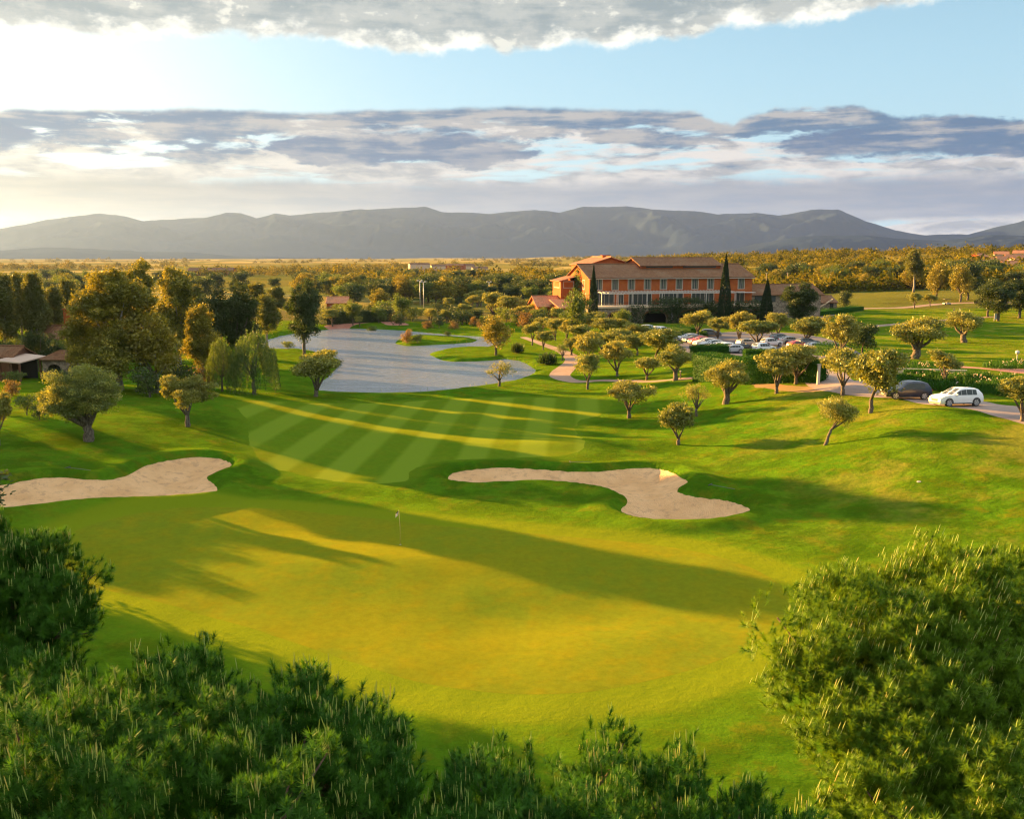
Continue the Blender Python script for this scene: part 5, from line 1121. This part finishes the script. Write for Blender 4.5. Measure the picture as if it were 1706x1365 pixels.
# stone annex right of the clubhouse
p = at(1372, 521); L = wid(46, p); an = empty('stone_annex', (p.x, p.y, Hh(p.x, p.y) - .2), R(8), 'low stone annex with sunlit raking roof edge and dark doorway', 'building')
gable_block(an, -L*.9, L*.5, 0, 9, 0, 3.2, 5.0, 'stone', 'tile', 'x', .4); MB().box(L*.22, L*.36, -.08, -.005, 0.2, 3.0).build('door', M['dark'], an)  # doorway shade is a near-black slab on the wall
m = MB(); m.add([(-L*.5,-.5,.2),(-L*.5,-.5,.55),(L*.3,-.5,4.3),(L*.3,-.5,3.95),(-L*.5,-.1,.2),(-L*.5,-.1,.55),(L*.3,-.1,4.3),(L*.3,-.1,3.95)], [[0,3,2,1],[4,5,6,7],[0,1,5,4],[1,2,6,5],[2,3,7,6],[3,0,4,7]]); m.build('sunlit_rake', M['cream'], an)  # pale slanted bar paints the sunlit raking roof edge
# far farm and village
for px, py, wp, he, hr, rz, wl, lab in [(700,449,34,7,9,0.3,'cream','largest ochre farmhouse on the plain'),(732,449,26,5,7,0.2,'cream','ochre farmhouse right of the largest farmhouse'),(757,450,30,6,8,-0.2,'plaster','terracotta farm building at the middle of the farm'),(782,449,20,5,7.5,0.4,'cream','pale gabled farmhouse at the right of the farm'),(800,452,26,4,5.5,0.1,'cream','low farm building at the right end of the farm'),(716,455,40,3,4,0.1,'cream','long low pale farm shed before the farmhouses')]:
    house('farmhouse', px, py, wp, 14, he, hr, rz, wl, 'tile', lab, wins=4)
house('farmhouse', 350, 459, 74, 20, 4.5, 7, 0.1, 'plaster', 'tile', 'long low barn with brown-red roof on the left plain', wins=5)
rs = random.Random(9)
VIL = [(1645,452,22),(1660,447,24),(1676,444,26),(1692,441,28),(1706,446,30),(1652,462,30),(1672,458,26),(1690,455,30),(1640,438,22),(1668,434,22),(1700,432,24),(1684,465,34),(1715,462,30)]
for k, (px, py, wp) in enumerate(VIL): house('village_house', px, py, wp, 9, 4.5, 6.5, rs.uniform(-.6, .6), rs.choice(['cream', 'plaster']), 'tile_red', 'village house with orange tile roof on the right-hand hill', wins=2, group='houses of the hillside village')
house('brick_outbuilding', 562, 527, 34, 8, 4, 5.5, 0.1, 'plaster', 'tile_red', 'flat-looking pinkish tile-roofed outbuilding behind the far left bank', wins=2, cat='outbuilding')
house('garden_pavilion', 905, 520, 46, 6, 2.6, 3.0, 0.2, 'cream', 'paleroof', 'pale low garden pavilion left of the clubhouse porch', wins=3, cat='pavilion')

# ---------------------------------------------------------------- cars
def carpaint(name, c, r=0.3):
    m, t = newmat(name); n = NOISE(t, N(t, 'ShaderNodeTexCoord').outputs['Object'], 2.0, 4)
    finish(t, MIX(t, SM(t, n, .4, .7, 0, .15), c, tuple(v * .8 for v in c)), r, spec=0.6, extra={'Coat Weight': 0.35, 'Coat Roughness': 0.08}); return m
PAINT = {'white': carpaint('white_car_paint', (0.78, 0.77, 0.74)), 'navy': carpaint('dark_blue_car_paint', (0.006, 0.010, 0.028)), 'silver': carpaint('silver_car_paint', (0.42, 0.43, 0.44)), 'red': carpaint('red_car_paint', (0.45, 0.03, 0.03)), 'grey': carpaint('grey_car_paint', (0.12, 0.13, 0.14)), 'cream': carpaint('cream_car_paint', (0.62, 0.58, 0.48)), 'black': carpaint('black_car_paint', (0.02, 0.02, 0.022))}
def tailmat():
    m, t = newmat('lamp_red'); finish(t, (0.5, 0.03, 0.03), 0.2, spec=0.6); return m
M['tail'] = tailmat(); M['lens'] = plain('headlight_lens', (0.7, 0.7, 0.68), 0.1)
def make_car(name, paint, L=4.4, H=1.55, Wd=1.82, kind='suv'):
    """nose towards -x"""
    root = empty(name); hl = L / 2; hw = Wd / 2; gc = 0.22
    if kind == 'van': prof = [(-hl, .75, 1.0), (-hl+.08, 1.05, .97), (-hl+.5, 1.22, 1), (-hl+.95, 1.45, 1), (-hl+1.5, H-.08, .98), (-hl+2.2, H, .97), (0.6, H, .97), (hl-.5, H-.02, .97), (hl-.12, H-.1, .97), (hl, 1.0, .98)]
    else: prof = [(-hl, .62, .84), (-hl+.10, .80, .92), (-hl+.35, .92, .97), (-hl+.75, .99, 1), (-hl+1.2, 1.03, 1), (-hl+1.6, 1.27, 1), (-hl+2.05, H-.07, 1), (-hl+2.6, H, 1), (hl-1.2, H-.02, 1), (hl-.75, H-.05, .99), (hl-.40, H-.16, .97), (hl-.14, 1.12, .95), (hl, .82, .88)]
    belt = 0.98 if kind != 'van' else 1.2
    V = []; ns = 9
    for x, zt, wf in prof:
        w_ = hw * wf; b = min(belt, zt - .02); up = max(0.0, zt - belt); wr = w_ * (1 - 0.16 * min(1, up / 0.5)) - 0.02
        half = [(w_*.86, gc), (w_*.97, gc+.10), (w_, .55), (w_*.985, b), (wr*.985 if up > .05 else w_*.9, b + (zt-b)*.80), (wr*.80, zt-.012), (0, zt + .015)]
        V += [(x, y, z) for y, z in half] + [(x, -y, z) for y, z in half[:-1][::-1]]
    n = 13; Fs = []
    for i in range(len(prof) - 1):
        for k in range(n - 1): Fs.append([i*n+k, i*n+k+1, (i+1)*n+k+1, (i+1)*n+k])
        Fs.append([i*n+n-1, i*n, (i+1)*n, (i+1)*n+n-1])
    Fs += [list(range(n)), [(len(prof)-1)*n + k for k in range(n)][::-1]]
    bo = MB().add(V, Fs).build('body', PAINT[paint], root, smooth=True)
    try: bo.data.set_sharp_from_angle(angle=R(38))
    except Exception: pass
    P = lambda i, k: Vector(V[i*n+k])
    def patch(name_, quads, off, mat):
        mb = MB()
        for q4 in quads:
            c = sum(q4, Vector()) / 4; nn = (q4[1]-q4[0]).cross(q4[2]-q4[0]).normalized(); nn = nn if nn.dot(c - Vector((0, 0, .8))) > 0 else -nn
            q5 = [c + (v - c) * .93 + nn * off for v in q4]; mb.add(q5 + [v - nn * 0.01 for v in q5], [[0,1,2,3],[7,6,5,4],[0,4,5,1],[1,5,6,2],[2,6,7,3],[3,7,4,0]])
        return mb.build(name_, mat, root)
    if kind == 'van': ws, side, rear = [2, 3], [(3, 4), (4, 5)], [8]
    else: ws, side, rear = [4, 5], [(5, 6), (6, 7), (7, 8), (8, 9)], [9, 10]
    patch('windscreen', [[P(i, 5), P(i+1, 5), P(i+1, 7), P(i, 7)] for i in ws] , .02, M['glass'])
    for s in (0, 1):
        a, b = (3, 4) if s == 0 else (9, 8)
        patch('side_window', [[P(i, a), P(j, a), P(j, b), P(i, b)] for i, j in side], .012, M['glass'])
    patch('rear_window', [[P(i, 5), P(i+1, 5), P(i+1, 7), P(i, 7)] for i in rear], .02, M['glass'])
    R_ = 0.34
    for x in (-hl + .82, hl - .80):
        for s in (-1, 1):
            y = s * (hw - .11); wr_ = MB().tube([(x, y - s*.12, R_), (x, y + s*.115, R_)], R_, 20).build('wheel', M['rubber'], root, smooth=False)
            rm = MB().tube([(x, y + s*.10, R_), (x, y + s*.125, R_)], R_*.30, 12)
            for k in range(5):
                a = k * 2 * math.pi / 5; d = Vector((math.cos(a), 0, math.sin(a))); t2 = Vector((-math.sin(a), 0, math.cos(a))) * .05; c0 = Vector((x, y + s*.126, R_)); rm.add([c0 - t2, c0 + t2, c0 + d*R_*.72 + t2*1.3, c0 + d*R_*.72 - t2*1.3], [[0,1,2,3]])
            for k in range(20):
                a0, a1 = k*math.pi/10, (k+1)*math.pi/10; yy = y + s*.126
                rm.add([(x + math.cos(a_)*R_*f_, yy, R_ + math.sin(a_)*R_*f_) for a_, f_ in ((a0,.66),(a0,.76),(a1,.76),(a1,.66))], [[0,1,2,3]])
            rm.build('rim', M['chrome'], wr_)
            am = MB()
            for k in range(14):
                a0, a1 = math.pi*k/14 - .15, math.pi*(k+1.0)/14 - .15 + .02; yy = s * (hw + .012)
                am.add([(x + math.cos(a_)*f_, yy, R_ + math.sin(a_)*f_) for a_, f_ in ((a0,.36),(a0,.43),(a1,.43),(a1,.36))], [[0,1,2,3]])
                am.add([(x + math.cos(a_)*.36, y_, R_ + math.sin(a_)*.36) for a_, y_ in ((a0,yy),(a1,yy),(a1,yy-s*.2),(a0,yy-s*.2))], [[0,1,2,3]])
            am.build('wheel_arch', M['black'], root)
    for s in (-1, 1):
        MB().box(-hl-.005, -hl+.22, s*hw*.62-.17, s*hw*.62+.17, .66, .79).build('headlight', M['lens'], root, bevel=.02)
        MB().box(hl-.16, hl+.012, s*hw*.66-.18, s*hw*.66+.16, .82, .96).build('tail_light', M['tail'], root, bevel=.02)
        MB().box(-hl+1.45, -hl+1.62, s*(hw+.08)-.09, s*(hw+.08)+.09, 1.0, 1.12).build('mirror', PAINT[paint], root, bevel=.03)
    g = MB().box(-hl-.02, -hl+.05, -.42, .42, .48, .66); g.box(-hl-.01, -hl+.08, -.68, .68, .24, .38); g.build('grille', M['black'], root)
    MB().box(-hl+1.25, hl-1.25, -hw-.006, hw+.006, .22, .30).build('sill', M['black'], root)
    MB().box(-hl-.028, -hl-.02, -.26, .26, .40, .47).build('number_plate', M['white'], root)
    root.location = STORE; return root
def park(c, px, py, deg, label, cat='car', group=None, first=[]):
    p = at(px, py); z = Hh(p.x, p.y) + .02
    if c.name in first: o = copy_tree(c)
    else: first.append(c.name); o = c
    o.location = (p.x, p.y, z); e = 1.5; a = R(deg)
    zx = (Hh(p.x + math.cos(a)*e, p.y + math.sin(a)*e) - Hh(p.x - math.cos(a)*e, p.y - math.sin(a)*e)) / (2*e); zy = (Hh(p.x - math.sin(a)*e, p.y + math.cos(a)*e) - Hh(p.x + math.sin(a)*e, p.y - math.cos(a)*e)) / (2*e)
    o.rotation_euler = (Matrix.Rotation(a, 4, 'Z') @ Matrix.Rotation(-math.atan(zx), 4, 'Y') @ Matrix.Rotation(math.atan(zy), 4, 'X')).to_euler()
    tag(o, label, cat, group); return o
CW = make_car('parked_car', 'white', 4.4, 1.62); park(CW, 1592, 676, 14, 'white hatchback parked on the gravel road at the right')
CN = make_car('parked_car', 'navy', 4.4, 1.68); park(CN, 1508, 664, 4, 'dark blue car half hidden by the widest olive tree')
G = 'cars in the car park'
CS = make_car('parked_car', 'silver', 4.4, 1.48); CR = make_car('parked_car', 'red', 4.1, 1.45); CC = make_car('parked_car', 'cream', 4.4, 1.45); CGy = make_car('parked_car', 'grey', 4.4, 1.5); CB = make_car('parked_car', 'black', 4.5, 1.45)
CV = make_car('parked_van', 'white', 4.9, 2.25, 1.95, 'van')
park(CV, 1101, 562, 112, 'white van parked beside the small rounded hedge', 'van')
for c, px, py, dg, lb in [(CS, 1083, 552, 150, 'silver car behind the bright hedge near the arches'), (CS, 1146, 568, 20, 'silver car, first of the parked row'), (CB, 1156, 570.5, 20, 'black car, second of the parked row'), (CR, 1164, 573, 20, 'red car in the parked row'), (CC, 1174, 576, 20, 'cream car just after the red car'), (CS, 1185, 579, 20, 'silver car after the cream car in the row'), (CC, 1195, 582.5, 20, 'cream car in the lower half of the parked row'), (CW, 1204, 586, 20, 'white car at the front end of the parked row'), (CS, 1217, 588.5, 20, 'silver car peeping over the dark hedge'),
    (CW, 1284, 577, 205, 'white estate car seen from behind in the car park'), (CW, 1272, 586, 205, 'lower white car with red tail lights in the car park'), (CC, 1246, 577, 200, 'cream car left of the dark olive trunk'), (CGy, 1300, 568, 200, 'dark car under the trees at the back of the car park'), (CB, 1238, 586, 200, 'black car near the sunlit hedge'),
    (CS, 1316, 573, 200, 'silver car right of the white estate car'), (CR, 1330, 581, 200, 'red car mostly hidden by the golden olive at the gate'), (CS, 1360, 584, 195, 'silver car beside the dark domed hedge'), (CGy, 1345, 576, 195, 'grey car behind the silver car near the exit'), (CGy, 1184, 560, 170, 'dark car under the golden olive before the arches')]:
    park(c, px, py, dg, lb, 'car', G)
park(CR, 652, 533, 20, 'red car on the paved bank path behind the pond', 'car')
# golf buggy on the far lawn path
p = at(1577, 508); gb = empty('golf_buggy', (p.x, p.y, Hh(p.x, p.y)), R(10), 'golf buggy with a dark roof on the far lawn path', 'golf buggy')
MB().box(-1.2, 1.2, -.6, .6, .3, .62).build('body', M['white'], gb, bevel=.08); MB().box(-.2, .5, -.55, .55, .62, .85).build('seat', M['black'], gb, bevel=.06); MB().box(-1.1, 1.1, -.65, .65, 1.85, 1.93).build('roof', M['black'], gb, bevel=.03)
for x_ in (-.85, .85):
    for y_ in (-.55, .55): MB().tube([(x_, y_-.08, .25), (x_, y_+.08, .25)], .25, 12).build('wheel', M['rubber'], gb); MB().tube([(x_*.9, y_, .6), (x_, y_*1.05, 1.86)], .025, 6).build('post', M['black'], gb)

# ---------------------------------------------------------------- things on the course
p = at(667, 908); fl = empty('flagstick', (p.x, p.y, Hh(p.x, p.y)), 0, 'flagstick with a small white and dark flag on the putting green', 'flagstick')
MB().tube([(0, 0, -.1), (0, 0, 1.15), (-.06, 0, 2.18)], .016, 8).build('pole', plain('yellow_pole', (0.55, 0.42, 0.12), .5), fl, smooth=True)
V = []; Fs = []
for i in range(9):
    for j in range(5): V.append((-.06 - i*.022 - j*.012, .05*math.sin(i*.9 + j*.4)*(i/8), 2.16 - j*.075 - i*.012 - .010*i))
for i in range(8):
    for j in range(4): Fs.append([i*5+j, i*5+j+1, (i+1)*5+j+1, (i+1)*5+j])
fo = mesh('flag', V, Fs, M['white'], fl, mats=[M['white'], M['black']], midx=[1 if (k % 4) == 0 or k < 4 else 0 for k in range(32)]); fo.data.materials[0] = M['white']
md = fo.modifiers.new('thick', 'SOLIDIFY'); md.thickness = .006
MB().tube([(0, 0, .0), (0, 0, .012)], .054, 16).build('cup', M['white'], fl)
def rake(px, py, deg, label, L=1.9):
    p = at(px, py); z = Hh(p.x, p.y); a = R(deg); q = (p.x + math.cos(a)*L, p.y + math.sin(a)*L); dz = Hh(*q) - z
    rk = empty('bunker_rake', (p.x, p.y, z + .04), a, label, 'rake'); m = MB(); m.tube([(0, 0, 0), (L, 0, dz)], .02, 6); m.build('handle', M['curtain'], rk)
    m = MB(); m.box(-.03, .03, -.32, .32, -.02, .03); [m.box(-.01, .01, -.3 + k*.1, -.28 + k*.1, -.09, -.02) for k in range(7)]; m.build('head', M['black'], rk); return rk
rake(950, 772, 5, 'pale rake lying on the bank behind the long bunker'); rake(1183, 816, -35, 'pale rake lying on the mound beside the right end of the bunker'); rake(113, 786, -12, 'pale rake lying on the bank of the left bunker')
p = at(1531, 803); vc = empty('valve_cover', (p.x, p.y, Hh(p.x, p.y)), 0, 'small round pale valve cover in the grass of the right slope', 'valve cover'); MB().tube([(0, 0, -.05), (0, 0, .03)], .14, 16).build('lid', M['frame'], vc)
p = at(152, 1004)
def pole(px, py, top, label, heads=2, cat='floodlight', group='tall floodlights behind the pond'):
    p = at(px, py); h = wid(py - top, p); o = empty('floodlight', (p.x, p.y, Hh(p.x, p.y)), .2, label, cat, group)
    MB().tube([(0, 0, -.2), (0, 0, h)], [.14, .10], 8).build('pole', M['grey'], o, smooth=True); m = MB(); m.box(-1.0, 1.0, -.06, .06, h-.15, h); [m.box(x_-.28, x_+.28, -.25, .1, h-.12, h+.25) for x_ in ((-.7, .7) if heads == 2 else (0,))]; m.build('lamp_head', M['grey'], o); return o
for px, py, tp, lb in [(648,500,467,'leftmost tall floodlight, alone among the trees'),(700,510,468,'taller floodlight of the left pair'),(706,514,470,'shorter floodlight of the left pair, standing just in front'),(757,500,469,'left floodlight of the middle pair'),(763,500,471,'right floodlight of the middle pair'),(815,502,470,'floodlight alone near the garden trees')]: pole(px, py, tp, lb)
for px, py, tp, lb in [(1276,482,455,'thin pole behind the short cypress'),(1311,482,455,'thin pole behind the big dark round tree'),(1382,482,452,'thin pole before the right-hand wood')]:
    p = at(px, py); h = wid(py-tp, p); o = empty('utility_pole', (p.x, p.y, Hh(p.x, p.y)), 0, lb, 'pole', 'thin poles of the right lawn'); MB().tube([(0,0,-.2),(0,0,h)], [.14,.1], 8).build('shaft', M['cream'], o); MB().box(-.5,.5,-.06,.06,h-.3,h-.15).build('crossarm', M['grey'], o)
p = at(1693, 612); h = wid(22, p); lp = empty('globe_lamp', (p.x, p.y, Hh(p.x, p.y)), 0, 'white globe lamp on a post by the terracotta patio', 'lamp')
MB().tube([(0,0,-.1),(0,0,h)], .05, 8).build('post', M['grey'], lp); bm = bmesh.new(); bmesh.ops.create_uvsphere(bm, u_segments=20, v_segments=12, radius=.26, matrix=Matrix.Translation((0, 0, h+.22))); me = bpy.data.meshes.new('globe'); bm.to_mesh(me); bm.free(); me.materials.append(M['white']); link(bpy.data.objects.new('globe', me), lp)
p = at(1659, 535); sg = empty('notice_board', (p.x, p.y, Hh(p.x, p.y)), 0, 'small white notice board at the foot of the forked shade tree', 'sign'); MB().box(-.5,.5,-.04,.04,.45,2.0).build('board', M['white'], sg); MB().box(-.32,.32,-.052,-.041,.7,1.6).build('printed_area', M['grey'], sg)
for x_ in (-.42,.42): MB().box(x_-.04,x_+.04,.05,.12,-.1,1.9).build('post', M['grey'], sg)
p = at(1363, 641); gp = empty('gate_post', (p.x, p.y, Hh(p.x, p.y)), 0, 'pale pillar at the road end of the long dark hedge', 'post'); MB().box(-.14,.14,-.14,.14,-.2,2.1).build('pillar', M['grey'], gp, bevel=.03); MB().box(-.19,.19,-.19,.19,2.1,2.18).build('cap', M['frame'], gp, bevel=.02)
p = at(1118, 634); bo = empty('path_bollard', (p.x+1.2, p.y, Hh(p.x+1.2, p.y)), 0, 'short dark bollard light beside the path and the bulging olive', 'bollard'); MB().tube([(0,0,-.1),(0,0,.9)], .08, 8).build('post', M['black'], bo); MB().tube([(0,0,.9),(0,0,1.0)], .11, 8).build('cap', M['grey'], bo)
# low garden wall behind the flower bed
a, b = at(1490, 622), at(1610, 626); d = b - a; wl = empty('garden_wall', (a.x, a.y, min(a.z, b.z) - .2), math.atan2(d.y, d.x), 'low pale garden wall behind the flower bed', 'wall'); MB().box(0, d.length, 0, .3, 0, .75).build('masonry', M['cream'], wl); MB().box(-.05, d.length+.05, -.05, .35, .75, .82).build('coping', M['frame'], wl)

# ---------------------------------------------------------------- person far on the lawn, standing
def person(px, py, label, top, legs, rz):
    p = at(px, py); root = empty('person', (p.x, p.y, Hh(p.x, p.y)), rz, label, 'person')
    J = [(0,0,.95),(0,0,1.15),(0,0,1.42),(0,.01,1.52),(0,.02,1.64),(0,.02,1.74),(.19,0,1.40),(.26,.03,1.12),(.24,-.12,.90),(-.19,0,1.40),(-.27,.03,1.12),(-.22,-.14,.92),(.09,0,.92),(.11,-.02,.5),(.12,.02,.06),(.12,-.14,.03),(-.09,0,.92),(-.13,.03,.5),(-.16,.06,.06),(-.16,-.10,.03)]
    E = [(0,1),(1,2),(2,3),(3,4),(4,5),(2,6),(6,7),(7,8),(2,9),(9,10),(10,11),(0,12),(12,13),(13,14),(14,15),(0,16),(16,17),(17,18),(18,19)]
    rad = [.15,.14,.16,.055,.10,.085,.065,.048,.035,.065,.048,.035,.095,.06,.045,.04,.095,.06,.045,.04]
    me = bpy.data.meshes.new('body'); me.from_pydata(J, E, []); o = bpy.data.objects.new('body', me); link(o, root); md = o.modifiers.new('skin', 'SKIN'); o.modifiers.new('sub', 'SUBSURF').levels = 1; o.modifiers['sub'].render_levels = 1
    for v, r_ in zip(me.skin_vertices[0].data, rad): v.radius = (r_, r_)
    me.skin_vertices[0].data[0].use_root = True; me.materials.append(M['skin'])
    m = MB().tube([(0,0,.88),(0,0,1.1),(0,0,1.38),(0,0,1.48)], [.19,.18,.21,.09], 12); [m.tube([(s*.17,0,1.42),(s*.27,.03,1.14)], [.085,.075], 8) for s in (-1,1)]; m.build('shirt', top, root, smooth=True)
    m = MB(); m.tube([(.06,0,.98),(.11,-.02,.52),(.12,.02,.1)], [.13,.095,.075], 8); m.tube([(-.06,0,.98),(-.13,.03,.52),(-.16,.06,.1)], [.13,.095,.075], 8); m.build('trousers', legs, root, smooth=True)
    MB().tube([(0,.02,1.66),(0,.02,1.76),(0,.02,1.80)], [.125,.115,.05], 10).build('cap', M['black'], root, smooth=True)
    return root
M['skin'] = plain('skin', (0.42, 0.25, 0.17), .6)
person(1589, 524, 'golfer in dark clothes standing on the far lawn', M['black'], M['black'], 0.3)
person(1599, 523, 'golfer in a greenish shirt standing beside the dark-clothed golfer', plain('sage_shirt', (0.10, 0.18, 0.12), .9), M['grey'], 1.2)

# ---------------------------------------------------------------- flower bed and reeds
def bed(name, pix, n, h, seed, fl=0.04, label=None):
    r = np.random.default_rng(seed); Pp = ppoly(pix, 3); lo, hi = Pp.min(0), Pp.max(0); q = lo + r.random((n * 4, 2)) * (hi - lo); q = q[sdf_poly(q[:, 0], q[:, 1], Pp) < 0][:n]; z = height(q[:, 0], q[:, 1])
    m = len(q); isf = r.random(m) < fl; k = 5; P = np.repeat(np.stack([q[:, 0], q[:, 1], z], 1), k, 0) + r.normal(0, .12, (m*k, 3)) * [1, 1, 0]; hh = np.repeat(h * (0.5 + vnoise(q[:, 0]*.8, q[:, 1]*.8, seed)), k) * r.uniform(.6, 1.1, m*k)
    P[:, 2] += hh * 0.5; A = r.normal(0, .35, (m*k, 3)); A[:, 2] = 1; A /= np.linalg.norm(A, axis=1, keepdims=True); V, Fc = leaf_quads(P, 1.0, 0.06, A, r); c = np.repeat(P, 4, 0); V = c + (V - c) * np.repeat(np.stack([hh, hh, hh], 1) * 1.1, 4, 0) * [1, 1, 1]
    o = mesh(name, V, Fc, M['hedge'], None, attrs={'lv': ('FACE', r.random(m*k))}); tag(o, kind='stuff')
    f = q[isf]; zf = z[isf]
    Pf = np.repeat(np.stack([f[:, 0], f[:, 1], zf + h * 1.05], 1), 6, 0) + r.normal(0, .10, (len(f)*6, 3)); V, Fc = leaf_quads(Pf, .14, .12, None, r); o2 = mesh(name.replace('plants', 'blossoms'), V, Fc, M['flower'], None, attrs={'lv': ('FACE', r.random(len(Pf)))}); tag(o2, kind='stuff')
bed('border_plants', [(1480,640),(1520,628),(1600,629),(1706,636),(1790,640),(1790,672),(1700,664),(1620,656),(1540,650)], 9000, .75, 3, .006)
bed('lamp_border_plants', [(1640,611),(1706,608),(1780,610),(1780,617),(1706,616),(1650,616)], 900, .8, 5, .03)
bed('terrace_border_plants', [(1440,600),(1500,606),(1560,610),(1600,618),(1560,622),(1490,618),(1440,608)], 1800, .7, 6, .02)
def reeds():
    r = np.random.default_rng(8); n = 26000; x = r.uniform(-60, 25, n); y = r.uniform(118, 245, n); g = fields(x, y); d = g['pond']; m = (d > 0.0) & (d < 0.9) & (vnoise(x / 5, y / 5, 6) > 0.42); x, y = x[m], y[m]; z = height(x, y)
    hh = r.uniform(.25, .7, len(x)) * (0.5 + vnoise(x/4, y/4, 9)); P = np.stack([x, y, z + hh * .45], 1); A = r.normal(0, .3, (len(x), 3)); A[:, 2] = 1; A /= np.linalg.norm(A, axis=1, keepdims=True)
    V, Fc = leaf_quads(P, 1.0, .07, A, r); c = np.repeat(P, 4, 0); V = c + (V - c) * np.repeat(hh, 4)[:, None] * [1, 1, 1]; V += 0
    tag(mesh('bank_reeds', V, Fc, M['greenleaf'], None, attrs={'lv': ('FACE', r.random(len(x)))}), kind='stuff')
reeds()

for o in [o for o in SC.objects if o.parent is None and o.location.z < -400]:
    for ch in list(o.children_recursive): bpy.data.objects.remove(ch)
    bpy.data.objects.remove(o)


# ---------------------------------------------------------------- haze
hm, t = newmat('haze_air')
v = N(t, 'ShaderNodeVolumePrincipled'); v.inputs['Color'].default_value = (0.29, 0.46, 1.0, 1); v.inputs['Density'].default_value = 2.3e-5; v.inputs['Anisotropy'].default_value = 0.48
N(t, 'ShaderNodeOutputMaterial', ins={'Volume': v.outputs[0]})
hz = MB().box(-15000, 15000, -80, 15600, -14, 720).build('haze', hm); tag(hz, kind='stuff')
